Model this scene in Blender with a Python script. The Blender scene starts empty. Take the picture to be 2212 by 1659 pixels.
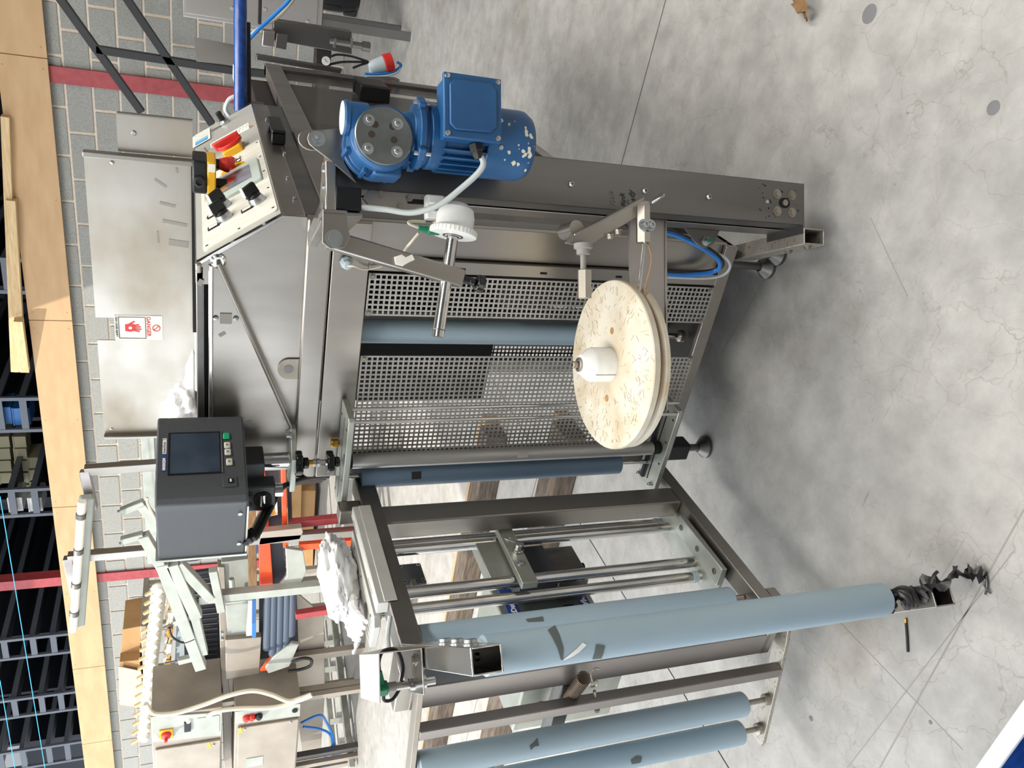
import bpy, math, random
from math import radians, sin, cos, pi, atan2, hypot
from mathutils import Vector, Matrix
random.seed(7)
scene = bpy.context.scene
C = scene.collection

# ------------------------------------------------------------------ camera
# the photograph lies on its side: the world's "up" points to the picture's left
FPX, PITCH, YAW, ROLL, EYE = 1722.4, radians(21.6), radians(30.34), radians(-.527), 1.2
def cam_axes():
    r = Vector((cos(YAW), sin(YAW), 0)); f0 = Vector((-sin(YAW), cos(YAW), 0)); z = Vector((0, 0, 1))
    f = f0*cos(PITCH) - z*sin(PITCH); u = z*cos(PITCH) + f0*sin(PITCH)
    return r*cos(ROLL) + u*sin(ROLL), u*cos(ROLL) - r*sin(ROLL), f
RA, UA, FA = cam_axes()
cd = bpy.data.cameras.new('camera'); cam = bpy.data.objects.new('camera', cd); C.objects.link(cam)
cd.sensor_fit = 'HORIZONTAL'; cd.sensor_width = 36.0; cd.lens = FPX/2212*36.0
cd.clip_start = .02; cd.clip_end = 200
cam.matrix_world = Matrix(((-UA.x, RA.x, -FA.x, 0), (-UA.y, RA.y, -FA.y, 0), (-UA.z, RA.z, -FA.z, EYE), (0, 0, 0, 1)))
scene.camera = cam
EYEV = Vector((0, 0, EYE))
def at(x, y, X=None, Y=None, Z=None):
    """survey helper: where the sight line through a measured spot meets a known plane of the place"""
    d = RA*((829.5-y)/FPX) - UA*((x-1106)/FPX) + FA
    s = X/d.x if X is not None else Y/d.y if Y is not None else (Z-EYE)/d.z
    return EYEV + d*s

# ------------------------------------------------------------------ world, sun, exposure
w = bpy.data.worlds.new('sky'); scene.world = w; w.use_nodes = True
bg = w.node_tree.nodes['Background']
bg.inputs[0].default_value = (.88, .94, 1.0, 1); bg.inputs[1].default_value = 2.6
sd = bpy.data.lights.new('sun', 'SUN'); sd.energy = 4.6; sd.angle = radians(.6); sd.color = (1.0, .93, .82)
sun = bpy.data.objects.new('sun', sd); C.objects.link(sun)
sun.rotation_euler = Vector((.36, .50, -.79)).to_track_quat('-Z', 'Y').to_euler()
sun.location = (-6, -4, 9)
def rooflight(name, loc, sx, sy, energy, col=(1, .97, .92)):
    ld = bpy.data.lights.new(name, 'AREA'); ld.shape = 'RECTANGLE'; ld.size = sx; ld.size_y = sy; ld.energy = energy; ld.color = col
    o = bpy.data.objects.new(name, ld); C.objects.link(o); o.location = loc
rooflight('rooflight', (-1.4, .5, 4.9), 1.0, 6.0, 270)
rooflight('rooflight', (2.4, 1.2, 4.9), 1.0, 6.0, 270)
scene.view_settings.view_transform = 'Standard'; scene.view_settings.look = 'None'
scene.view_settings.exposure = 0.25; scene.view_settings.gamma = 1.0
scene.view_settings.use_curve_mapping = False

# ------------------------------------------------------------------ materials
def lin(c):
    if isinstance(c, str):
        c = tuple(int(c[i:i+2], 16)/255 for i in (0, 2, 4))
    return tuple(x/12.92 if x <= .04045 else ((x+.055)/1.055)**2.4 for x in c) + (1,)
MATS = {}
def mat(name, c1, rough=.5, metal=0.0, c2=None, scale=6.0, stretch=(1, 1, 1), bump=0.0, bscale=None, rvar=0.0, lo=.35, hi=.65, spec=None, trans=0, alpha=1, detail=6, coat=0):
    m = bpy.data.materials.new(name); m.use_nodes = True; MATS[name] = m
    nt = m.node_tree; N = nt.nodes; LK = nt.links; b = N['Principled BSDF']
    b.inputs['Base Color'].default_value = lin(c1); b.inputs['Roughness'].default_value = rough; b.inputs['Metallic'].default_value = metal
    if spec is not None: b.inputs['Specular IOR Level'].default_value = spec
    if trans: b.inputs['Transmission Weight'].default_value = trans
    if alpha < 1: b.inputs['Alpha'].default_value = alpha
    if coat: b.inputs['Coat Weight'].default_value = coat
    if c2 or bump or rvar:
        g = N.new('ShaderNodeNewGeometry'); mp = N.new('ShaderNodeVectorMath'); mp.operation = 'MULTIPLY'
        mp.inputs[1].default_value = stretch; LK.new(g.outputs['Position'], mp.inputs[0])
        n = N.new('ShaderNodeTexNoise'); n.inputs['Scale'].default_value = scale; n.inputs['Detail'].default_value = detail; LK.new(mp.outputs[0], n.inputs['Vector'])
        if c2:
            r = N.new('ShaderNodeValToRGB'); r.color_ramp.elements[0].position = lo; r.color_ramp.elements[1].position = hi
            r.color_ramp.elements[0].color = lin(c1); r.color_ramp.elements[1].color = lin(c2)
            LK.new(n.outputs['Fac'], r.inputs[0]); LK.new(r.outputs[0], b.inputs['Base Color'])
        if rvar:
            mr = N.new('ShaderNodeMapRange'); mr.inputs['From Min'].default_value = .3; mr.inputs['From Max'].default_value = .7
            mr.inputs['To Min'].default_value = max(.02, rough-rvar); mr.inputs['To Max'].default_value = min(1, rough+rvar)
            LK.new(n.outputs['Fac'], mr.inputs[0]); LK.new(mr.outputs[0], b.inputs['Roughness'])
        if bump:
            n2 = n
            if bscale:
                n2 = N.new('ShaderNodeTexNoise'); n2.inputs['Scale'].default_value = bscale; n2.inputs['Detail'].default_value = 4; LK.new(mp.outputs[0], n2.inputs['Vector'])
            bp = N.new('ShaderNodeBump'); bp.inputs['Strength'].default_value = bump; bp.inputs['Distance'].default_value = .002
            LK.new(n2.outputs['Fac'], bp.inputs['Height']); LK.new(bp.outputs[0], b.inputs['Normal'])
    return m
mat('steel', 'aba69f', .36, 1, '948f88', 5, (1.3, 1.3, .35), rvar=.09, lo=.3, hi=.7, bump=.02, bscale=120)
mat('steel_side', 'a8a3a0', .40, 1, '938e8b', 7, (1, 1, .3), rvar=.06, bump=.015, bscale=140)
mat('steel_worn', 'b8b1a6', .42, 1, '918a7f', 5, rvar=.12, bump=.03, bscale=60, lo=.3, hi=.7)
mat('lid_steel', 'b9b4ab', .42, 1, '9b907f', 3.5, (1, 1, 1.4), rvar=.12, bump=.03, bscale=60, lo=.42, hi=.78, detail=10)
mat('steel_dark', '7d7b79', .42, 1, '696765', 8, (1, 1, .15), rvar=.05)
mat('steel_bright', 'd5d3cf', .2, 1, 'bcb9b4', 10, rvar=.06)
mat('chrome', 'dcdcdc', .12, 1, 'b0aeaa', 22, (1, 1, .2), rvar=.05)
mat('zinc', 'c4c7c8', .35, 1, 'a7aaab', 30, rvar=.1)
mat('rusty_steel', 'c9c2b6', .45, 1, '96775c', 60, lo=.52, hi=.62)
mat('aluminium', 'b9bbb4', .45, .85, 'a3a69c', 14, rvar=.1)
mat('frame_steel', '8a8781', .42, 1, '73706b', 6, (1, 1, .2), rvar=.06)
mat('plate_metal', 'd6d5cf', .5, .6, 'c6c5be', 14, rvar=.08)
mat('steel_spot', 'b0aba1', .48, .9, '857c6f', 130, lo=.55, hi=.7)
mat('spring_brown', '5c5148', .5, .8)
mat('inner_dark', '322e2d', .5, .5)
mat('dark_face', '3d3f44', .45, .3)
mat('plate_white', 'e6e3d8', .5, .15, 'dcd8ca', 20, (.4, 2, 1), lo=.4, hi=.7)
mat('pvc_blue', '8fa3b0', .42, 0, '9db0ba', 5, (1, 1, .4), spec=.35)
mat('pvc_dark', '566a7c', .42, 0, '62768a', 5, (1, 1, .3), spec=.35)
mat('pvc_end', 'aebbc2', .5)
mat('motor_blue', '154876', .45, .1, '1d5585', 12, bump=.05, bscale=120, coat=.1)
mat('motor_chip', 'c9c3ae', .6)
mat('cream', 'd0cabb', .5, 0, 'b4a283', 14, (1, 1, 1), lo=.38, hi=.75, bump=.03, bscale=80)
mat('cream_scratch', '9c8b6f', .6)
mat('screen_metal', 'b3b0aa', .5, .5, 'a5a29c', 30)
mat('satin', 'b4b2af', .42, .8, 'a3a19e', 12, (1, 1, .2))
mat('cover_steel', '8b8f8f', .38, 1, '75797a', 20, rvar=.08)
mat('burn', '4a4238', .55, .6)
mat('white_plastic', 'efefec', .4, 0, 'e2e2dd', 30)
mat('black_plastic', '131416', .42, 0, spec=.4)
mat('black_gloss', '0c0d0f', .15, 0)
mat('black_rubber', '1b1a1a', .6)
mat('black_film', '151413', .35, 0, '2a2826', 30, bump=.4, bscale=60)
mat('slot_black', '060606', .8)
mat('printer_grey', '46484b', .5, 0, '434548', 200, bump=.03, bscale=600)
mat('screen', '2f3946', .22, 0, '465160', 9, lo=.4, hi=.75, spec=.4)
mat('screen_small', '6b6e77', .2, 0, '8a8fa0', 14, (1, 2, 1))
mat('bezel_green', 'b5c1b9', .5)
mat('red', 'c42a24', .4); mat('red_dark', '9e1f1c', .45)
mat('yellow', 'e0a80c', .4); mat('green', '14a06b', .4); mat('green_plug', '0f7a55', .45)
mat('key_grey', 'c8c6b8', .5)
mat('blue_label', '243f86', .5); mat('paper', 'efece3', .7, 0, 'e2ded2', 40); mat('ink', '1c1c1e', .7); mat('ink_faint', '6a6a6c', .7)
mat('ink_faint2', '86837d', .7)
mat('print_red', 'd0393a', .6); mat('print_cyan', '4a9fd0', .6); mat('white_print', 'f2f2f2', .6)
mat('brass', 'b58a3c', .35, .9); mat('tape_tan', '9c7a4e', .7); mat('tape_dark', '575f5c', .75); mat('tape_grey', '8f8c86', .75)
mat('cable_grey', 'a9afad', .5); mat('cable_black', '141414', .4); mat('cable_blue', '1d74c4', .35); mat('cable_clear', 'c6ccce', .25); mat('cable_cream', 'cfc7b2', .55)
mat('bag', 'f6f6f6', .4, 0, 'ececee', 18, bump=.12, bscale=40)
mat('block', '83837f', .9, 0, '94948f', 90, bump=.25, bscale=220, detail=3)
mat('mortar', 'd6c8b8', .95, 0, 'c9baa9', 60)
mat('mdf', 'b99a74', .75, 0, 'b0906a', 3, (1, 1, 4))
mat('timber', 'cdb48c', .7, 0, 'bd9f72', 6, (1, 12, 12)); mat('old_timber', '62564a', .85, 0, '3d352d', 12, (1, 8, 8)); mat('timber_pale', 'b8946a', .8, 0, '9b7850', 9, (1, 8, 8))
mat('red_paint', '8e2f33', .5, 0, '9a3b3e', 20); mat('orange_paint', 'd8401c', .45, 0, 'e0521e', 8)
mat('black_paint', '1a1a1c', .5)
mat('rack_grey', '6d727b', .55, .1); mat('rack_dark', '191c26', .7); mat('crate_blue', '2b6db3', .45); mat('crate_beige', '9b9578', .7)
mat('cardboard', 'b08a5c', .8, 0, 'a37d51', 5); mat('cardboard_pale', 'bcae9d', .8)
mat('far_steel', 'a89f93', .5, .55, '9a9186', 5); mat('far_grey', 'a6aaa3', .5, .2, '999d96', 8); mat('far_dark', '2b2e36', .6)
mat('far_roller', '3f4b5c', .45)
mat('lamp_white', 'eeeadb', .4); mat('wood_block', 'c08a3a', .7); mat('string', '2f9fd8', .6)
mat('leaf_brown', '8a6a44', .8, 0, '6f5334', 30)
mat('poly', '5a5452', .1, 0, alpha=.30)
mat('bluesack', '224c96', .3, 0, '183672', 20, (3, 1, 3))
mat('ceiling_sheet', '9a9c9c', .8); mat('wall_paint', '6d6f70', .9)

def floor_mat():
    m = bpy.data.materials.new('concrete_floor'); m.use_nodes = True; MATS['floor'] = m
    nt = m.node_tree; N = nt.nodes; LK = nt.links; b = N['Principled BSDF']
    g = N.new('ShaderNodeNewGeometry')
    def noise(sc, det=6, st=None, rot=0):
        src = g.outputs['Position']
        if st:
            mp = N.new('ShaderNodeMapping'); mp.inputs['Scale'].default_value = st; mp.inputs['Rotation'].default_value = (0, 0, rot); LK.new(src, mp.inputs[0]); src = mp.outputs[0]
        n = N.new('ShaderNodeTexNoise'); n.inputs['Scale'].default_value = sc; n.inputs['Detail'].default_value = det; n.inputs['Roughness'].default_value = .62; LK.new(src, n.inputs['Vector']); return n
    def ramp(src, p0, c0, p1, c1):
        r = N.new('ShaderNodeValToRGB'); e = r.color_ramp.elements; e[0].position = p0; e[1].position = p1; e[0].color = lin(c0); e[1].color = lin(c1); LK.new(src, r.inputs[0]); return r
    def mix(fac, a, bb, mode='MIX'):
        x = N.new('ShaderNodeMix'); x.data_type = 'RGBA'; x.blend_type = mode
        if isinstance(fac, float): x.inputs[0].default_value = fac
        else: LK.new(fac, x.inputs[0])
        LK.new(a, x.inputs[6]); LK.new(bb, x.inputs[7]); return x.outputs[2]
    base = ramp(noise(1.3).outputs['Fac'], .32, '949390', .68, 'adaba7').outputs[0]
    fine = ramp(noise(14, 8).outputs['Fac'], .3, '85837f', .7, 'ffffff').outputs[0]
    col = mix(.4, base, fine, 'MULTIPLY')
    warm = ramp(noise(2.1, 8).outputs['Fac'], .56, 'ffffff', .80, 'd3c3a6').outputs[0]
    col = mix(.6, col, warm, 'MULTIPLY')
    for rot, sc in ((.6, 3.0), (1.35, 4.0)):          # trolley and pallet scratches
        s = ramp(noise(sc, 5, (.35, 14, 1), rot).outputs['Fac'], .66, 'ffffff', .78, '8f877c').outputs[0]
        col = mix(.45, col, s, 'MULTIPLY')
    for vs_, c0, wd, lo_, hi_ in ((9.0, 'c4bdb0', .012, .40, .55), (21.0, 'cdc6ba', .020, .46, .60)):      # fine crazing
        v = N.new('ShaderNodeTexVoronoi'); v.feature = 'DISTANCE_TO_EDGE'; v.inputs['Scale'].default_value = vs_
        n = noise(6, 4); mm = N.new('ShaderNodeMix'); mm.data_type = 'RGBA'; mm.inputs[0].default_value = .13; LK.new(g.outputs['Position'], mm.inputs[6]); LK.new(n.outputs['Color'], mm.inputs[7]); LK.new(mm.outputs[2], v.inputs['Vector'])
        crack = ramp(v.outputs['Distance'], .0, c0, wd, 'ffffff').outputs[0]
        patch = ramp(noise(vs_*.16, 3).outputs['Fac'], lo_, '000000', hi_, 'ffffff').outputs[0]
        col = mix(patch, col, mix(.5, col, crack, 'MULTIPLY'))
    for rot, sc, th in ((.9, 9.0, .70), (-.35, 11.0, .71), (2.2, 8.0, .70)):                              # short scratches and scuffs
        s_ = ramp(noise(sc, 4, (.8, 9, 1), rot).outputs['Fac'], th, 'ffffff', th+.06, '8e8272').outputs[0]
        col = mix(.55, col, s_, 'MULTIPLY')
    speck = ramp(noise(85, 2).outputs['Fac'], .74, 'ffffff', .80, '6c655a').outputs[0]
    col = mix(.7, col, speck, 'MULTIPLY')
    LK.new(col, b.inputs['Base Color']); b.inputs['Roughness'].default_value = .62
    mr = N.new('ShaderNodeMapRange'); mr.inputs['To Min'].default_value = .42; mr.inputs['To Max'].default_value = .75; LK.new(noise(3, 5).outputs['Fac'], mr.inputs[0]); LK.new(mr.outputs[0], b.inputs['Roughness'])
    bp = N.new('ShaderNodeBump'); bp.inputs['Strength'].default_value = .06; bp.inputs['Distance'].default_value = .003; LK.new(noise(60, 6).outputs['Fac'], bp.inputs['Height']); LK.new(bp.outputs[0], b.inputs['Normal'])
floor_mat()

# ------------------------------------------------------------------ mesh helpers
V = Vector
class MB:
    def __init__(s, M=None): s.v = []; s.f = []; s.M = M
    def add(s, vs, fs):
        o = len(s.v); s.v += [s.M @ V(p) if s.M else V(p) for p in vs]; s.f += [[i+o for i in f] for f in fs]; return s
    def box(s, a, b):
        (x0, y0, z0), (x1, y1, z1) = [min(p, q) for p, q in zip(a, b)], [max(p, q) for p, q in zip(a, b)]
        return s.add([(x0,y0,z0),(x1,y0,z0),(x1,y1,z0),(x0,y1,z0),(x0,y0,z1),(x1,y0,z1),(x1,y1,z1),(x0,y1,z1)],
                     [(3,2,1,0),(4,5,6,7),(0,1,5,4),(1,2,6,5),(2,3,7,6),(3,0,4,7)])
    def obox(s, c, a, b, d):
        c, a, b, d = V(c), V(a), V(b), V(d)
        return s.prism([c-a-b-d, c+a-b-d, c+a+b-d, c-a+b-d], d*2)
    def prism(s, pts, d):
        n = len(pts); d = V(d); vs = [V(p) for p in pts]; vs += [p+d for p in vs]
        nrm = V((0,0,0))
        for i in range(n): nrm += vs[i].cross(vs[(i+1) % n])
        fl = nrm.dot(d) > 0
        fs = [list(range(n))[::-1] if fl else list(range(n)), list(range(n, 2*n)) if fl else list(range(n, 2*n))[::-1]]
        for i in range(n):
            j = (i+1) % n; q = [i, j, n+j, n+i]; fs.append(q if fl else q[::-1])
        return s.add(vs, fs)
    def bar(s, p, q, wd, ht, up=(0, 0, 1)):
        """square bar from p to q: wd across, ht along up"""
        p, q, up = V(p), V(q), V(up); t = (q-p).normalized(); a = t.cross(up).normalized(); u = a.cross(t)
        a, u = a*wd/2, u*ht/2
        return s.prism([p-a-u, p+a-u, p+a+u, p-a+u], q-p)
    def channel(s, p, q, wd, ht, th, up=(0, 0, 1)):
        """hollow square tube, open ends"""
        p, q, up = V(p), V(q), V(up); t = (q-p).normalized(); a = t.cross(up).normalized(); u = a.cross(t)
        for sx, sy, ww, hh in ((0, 1, wd, th), (0, -1, wd, th), (1, 0, th, ht-2*th), (-1, 0, th, ht-2*th)):
            o = a*sx*(wd-th)/2 + u*sy*(ht-th)/2; s.bar(p+o, q+o, ww, hh, up)
        return s
    def cyl(s, p, q, r, r2=None, n=20):
        p, q = V(p), V(q); r2 = r if r2 is None else r2; t = (q-p).normalized()
        a = t.orthogonal().normalized(); b = t.cross(a)
        vs = [p+(a*cos(2*pi*i/n)+b*sin(2*pi*i/n))*r for i in range(n)] + [q+(a*cos(2*pi*i/n)+b*sin(2*pi*i/n))*r2 for i in range(n)]
        fs = [(i, (i+1) % n, n+(i+1) % n, n+i) for i in range(n)] + [list(range(n))[::-1], list(range(n, 2*n))]
        return s.add(vs, fs)
    def lathe(s, p, ax, prof, n=32, a0=0):
        """prof = [(radius, height)] about the axis ax from p"""
        p, ax = V(p), V(ax).normalized(); a = ax.orthogonal().normalized(); b = ax.cross(a); vs = []; fs = []
        for r, h in prof:
            for i in range(n):
                t = a0+2*pi*i/n; vs.append(p+ax*h+(a*cos(t)+b*sin(t))*max(r, 1e-5))
        for k in range(len(prof)-1):
            for i in range(n): fs.append((k*n+i, k*n+(i+1) % n, (k+1)*n+(i+1) % n, (k+1)*n+i))
        fs.append(list(range(n))[::-1]); fs.append([(len(prof)-1)*n+i for i in range(n)])
        return s.add(vs, fs)
    def tube(s, pts, r, n=8):
        pts = [V(p) for p in pts]; vs = []; fs = []; a = None; m = len(pts)
        rr = r if isinstance(r, (list, tuple)) else [r]*m
        for k, p in enumerate(pts):
            t = (pts[min(k+1, m-1)]-pts[max(k-1, 0)]).normalized()
            a = (a-t*a.dot(t)).normalized() if a else t.orthogonal().normalized(); b = t.cross(a)
            vs += [p+(a*cos(2*pi*i/n)+b*sin(2*pi*i/n))*rr[k] for i in range(n)]
        for k in range(m-1):
            for i in range(n): fs.append((k*n+i, k*n+(i+1) % n, (k+1)*n+(i+1) % n, (k+1)*n+i))
        fs.append(list(range(n))[::-1]); fs.append([(m-1)*n+i for i in range(n)])
        return s.add(vs, fs)
    def hexbolt(s, p, nrm, r, h, washer=True):
        p, nrm = V(p), V(nrm).normalized()
        if washer: s.lathe(p, nrm, [(r*1.5, -.001), (r*1.5, .0012)], 16)
        return s.lathe(p, nrm, [(r, 0), (r, h)], 6)
    def socket(s, p, nrm, r, h):
        p, nrm = V(p), V(nrm).normalized()
        return s.lathe(p, nrm, [(r*1.7, -.0006), (r*1.7, .0008), (r, .0009), (r, h), (r*.85, h+.0006), (r*.5, h+.0006), (r*.45, h-.002)], 14)
    def build(s, name, m, parent=None, bevel=0, smooth=True, sharp=32):
        me = bpy.data.meshes.new(name)
        org = V((0, 0, 0))
        if s.v:
            lo = V([min(p[i] for p in s.v) for i in range(3)]); hi = V([max(p[i] for p in s.v) for i in range(3)]); org = (lo+hi)/2; org.z = lo.z
        me.from_pydata([p-org for p in s.v], [], s.f); me.validate(); me.update()
        if isinstance(m, str): m = MATS[m]
        me.materials.append(m)
        if smooth:
            me.polygons.foreach_set('use_smooth', [True]*len(me.polygons)); me.set_sharp_from_angle(angle=radians(sharp))
        o = bpy.data.objects.new(name, me); C.objects.link(o)
        if parent is not None:
            o.parent = parent; o.location = org - wloc(parent)
        else: o.location = org
        if bevel:
            md = o.modifiers.new('bevel', 'BEVEL'); md.width = bevel; md.segments = 2; md.limit_method = 'ANGLE'; md.angle_limit = radians(40)
        return o
def wloc(o):
    l = V(o.location)
    while o.parent is not None: o = o.parent; l = l + o.location
    return l
def tag(o, label=None, cat=None, group=None, kind=None):
    if label: o['label'] = label
    if cat: o['category'] = cat
    if group: o['group'] = group
    if kind: o['kind'] = kind
    return o
def thing(name, loc, label, cat, group=None):
    e = bpy.data.objects.new(name, None); C.objects.link(e); e.location = loc; e.empty_display_size = .05
    return tag(e, label, cat, group)
def spline(pts, n=8):
    pts = [V(p) for p in pts]; out = []
    for i in range(len(pts)-1):
        p0, p1, p2, p3 = pts[max(i-1, 0)], pts[i], pts[i+1], pts[min(i+2, len(pts)-1)]
        for k in range(n):
            t = k/n; out.append(.5*((2*p1)+(p2-p0)*t+(2*p0-5*p1+4*p2-p3)*t*t+(3*p1-p0-3*p2+p3)*t**3))
    return out+[pts[-1]]
def text(name, s, size, org, xd, yd, m, parent, ext=.0004, align='LEFT', shear=0, bold=0):
    cu = bpy.data.curves.new(name, 'FONT'); cu.body = s; cu.size = size; cu.extrude = ext; cu.align_x = align; cu.resolution_u = 2; cu.shear = shear; cu.offset = bold
    t = bpy.data.objects.new(name, cu); C.objects.link(t)
    dg = bpy.context.evaluated_depsgraph_get(); me = bpy.data.meshes.new_from_object(t.evaluated_get(dg)); bpy.data.objects.remove(t)
    xd, yd = V(xd).normalized(), V(yd).normalized(); zd = xd.cross(yd)
    me.transform(Matrix(((xd.x, yd.x, zd.x, 0), (xd.y, yd.y, zd.y, 0), (xd.z, yd.z, zd.z, 0), (0, 0, 0, 1))))
    me.name = name; me.materials.clear(); me.materials.append(MATS[m] if isinstance(m, str) else m)
    o = bpy.data.objects.new(name, me); C.objects.link(o); o.parent = parent; o.location = V(org)-(wloc(parent) if parent else V((0, 0, 0)))
    return o
def copies(src_mesh, name, locs, parent):
    for l in locs:
        o = bpy.data.objects.new(name, src_mesh); C.objects.link(o); o.parent = parent; o.location = V(l)-wloc(parent)

# ------------------------------------------------------------------ the setting
WA = radians(-1.67)                                    # the back wall is turned a little against the machine
WX, WN = V((cos(WA), sin(WA), 0)), V((-sin(WA), cos(WA), 0))
W0 = V((-.59, 7.31, 0))                                # a point on the wall's face
def wp(a, z, out=0.0): return W0 + WX*a - WN*out + V((0, 0, z))
WM = Matrix(((WX.x, WN.x, 0, W0.x), (WX.y, WN.y, 0, W0.y), (0, 0, 1, 0), (0, 0, 0, 1)))

def slabs():
    fl = MB().box((-14, -5, -.2), (7, 14.5, -.012)).build('floor', 'wall_paint'); tag(fl, kind='structure')
    g = .0025; xj = [-14, -7.6, -1.63, 3.2, 7]; sl = -.05
    yj = [lambda x: -5, lambda x: -2.3+sl*x, lambda x: 2.135+sl*x, lambda x: 6.9+sl*x, lambda x: 14.5]
    for i in range(4):
        for j in range(4):
            x0, x1 = xj[i]+g, xj[i+1]-g
            MB().prism([(x0, yj[j](x0)+g, -.012), (x1, yj[j](x1)+g, -.012), (x1, yj[j+1](x1)-g, -.012), (x0, yj[j+1](x0)-g, -.012)], (0, 0, .012)).build('slab', 'floor', fl, smooth=False)
slabs()
for p0, p1, wd in (((2212, 1100), (1900, 1659), .003), ((2190, 1190), (1830, 1659), .002), ((1800, 1330), (2080, 1620), .002), ((1880, 470), (1960, 640), .002), ((1690, 540), (1560, 760), .002)):
    MB().bar(at(*p0, Z=.0001), at(*p1, Z=.0001), wd, .0004).build('drag_mark', 'ink_faint2', bpy.data.objects['floor'])
def back_wall():
    wl = MB(WM).box((-13.2, .012, 0), (6.2, .2, 2.5)).build('wall_back', 'mortar', smooth=False); tag(wl, kind='structure')
    bm = MB(WM).box((-.183, 0, 0), (.183, .05, .175)); me = bm.build('block', 'block', smooth=False)
    mesh = me.data; bpy.data.objects.remove(me)
    for v in mesh.vertices: pass
    full = []; rest = MB(WM)
    for k in range(12):
        z = k*.195+.008
        for i in range(-34, 18):
            a = -.148 + .39*i + (.195 if k % 2 == 0 else 0)
            if -9.6 < a < .0: full.append((a, z))
            elif -13 < a < 6: rest.box((a-.183, 0, z), (a+.183, .05, z+.175))
    for a, z in full:
        o = bpy.data.objects.new('block', mesh); C.objects.link(o); o.parent = wl; p = wp(a, z) + WN*.025; o.location = p - wloc(wl)
    tag(rest.build('block_courses', 'block', wl, smooth=False), kind='stuff')
    return wl
wall = back_wall()
# steel stanchions set in the wall
for i, a in enumerate((-.87, -6.22)):
    st = MB(WM).box((a-.058, -.02, 0), (a+.058, .10, 5)); st.box((a-.064, -.026, 0), (a+.064, -.016, 5))
    tag(st.build('trim_%d' % (i+1), 'red_paint', bevel=.003), kind='structure')
# brown board running along the top of the wall, in sheets
bo = thing('board_facing', wp(-5, 2.2), 'long tan fibreboard facing along the top of the block wall', 'board')
edges = [-13, -9.0, -7.6, -5.15, -3.0, -.75, 1.5, 4.2]
for e0, e1 in zip(edges, edges[1:]):
    sh = MB(WM).box((e0+.003, -.065, 2.235), (e1-.003, -.045, 2.575)).build('sheet', 'mdf', bo, .002)
    for a in (e0+.08, (e0+e1)/2, e1-.08):
        for z in (2.27, 2.54): MB(WM).cyl((a, -.064, z), (a, -.0665, z), .006, n=8).build('screw', 'tape_tan', sh)
MB(WM).box((-13, -.045, 2.26), (4.2, -.004, 2.55)).build('batten', 'timber', bo)
# unseen enclosing surfaces: roof pieces that bound the sunlight, and walls
tag(MB().box((-4.6, -3.5, 5.0), (7, 14.5, 5.1)).build('sun_block_ceiling', 'ceiling_sheet', smooth=False), kind='structure')  # roof stops short on the left, blocking the sun over the machine
tag(MB().box((-26, 6.1, 5.0), (-4.6, 14.5, 5.1)).build('trim_3', 'ceiling_sheet', smooth=False), kind='structure')  # unseen roof piece, added to keep the racks in shade
tag(MB().box((6.9, -5, 0), (7.0, 14.5, 5.0)).build('wall_right', 'wall_paint', smooth=False), kind='structure')
tag(MB().box((-2.6, -4.0, 0), (7, -3.9, 5.0)).build('shade_wall_front', 'wall_paint', smooth=False), kind='structure')  # unseen wall, added to darken what the steel reflects behind the camera
tag(MB().box((-26, 14.4, 0), (7, 14.5, 5.0)).build('wall_rear', 'rack_dark', smooth=False), kind='structure')
# ================================================================== the packing machine
mach = thing('packing_machine', (-.74, 1.7, 0), 'brushed steel packing machine with sloped control desk and perforated screens', 'machine')
XL, XR, YF, YB = -1.015, -.463, 1.36, 2.25
# lower front frame: head rail, stiles and sill around the two perforated screens
MB().box((XL, YF, .905), (XR, YF+.012, .972)).build('front_rail', 'steel', mach, .0015)
MB().box((XL, YF-.001, .974), (XR, YF+.03, 1.018)).build('ledge', 'steel', mach, .004)
MB().box((-.553, YF+.001, .122), (-.528, YF+.018, .905)).build('slotted_stile', 'steel', mach, .001)
MB().box((-.526, YF+.014, .122), (XR, YF+.03, .972)).build('corner_panel', 'steel', mach, .001)
MB().box((XL, YF, .118), (XR, YF+.012, .148)).build('sill', 'steel', mach, .0015)
MB().box((XL, YF+.002, .148), (-.978, YF+.04, .905)).build('side_stile', 'steel_dark', mach, .001)
for z in (.72, .55, .38): # slots with a rod end in the stile
    MB().box((-.5445, YF-.0005, z), (-.5405, YF+.0015, z+.014)).build('slot', 'slot_black', mach)
MB().box((-.64, YF+.06, .148), (-.475, YF+.075, .62)).build('inner_partition', 'inner_dark', mach)
# upper front, cut away under the sloped desk
up = MB().prism([(XL+.012, 1.3742, 1.018), (-.4645, 1.3742, 1.018), (-.4645, 1.3742, 1.057), (-.5485, 1.3742, 1.178), (XL+.012, 1.3742, 1.178)], (0, .004, 0)).build('front_panel', 'steel', mach)
MB().box((XL+.012, 1.370, 1.171), (-.560, 1.380, 1.179)).build('panel_lip', 'steel_bright', mach, .002)
MB().box((XL+.012, 1.384, 1.170), (-.556, 1.40, 1.190)).build('lid_gap', 'slot_black', mach)
MB().box((XL+.012, 1.376, 1.186), (-.564, 1.40, 1.199)).build('lid_rim', 'steel_dark', mach, .002)
MB().box((XL+.02, 1.40, 1.03), (-.56, 2.16, 1.196)).build('housing', 'steel', mach)
MB().box((-.575, 1.366, 1.190), (-.557, 1.39, 1.200)).build('hinge_block', 'steel_worn', mach, .003)
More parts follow.
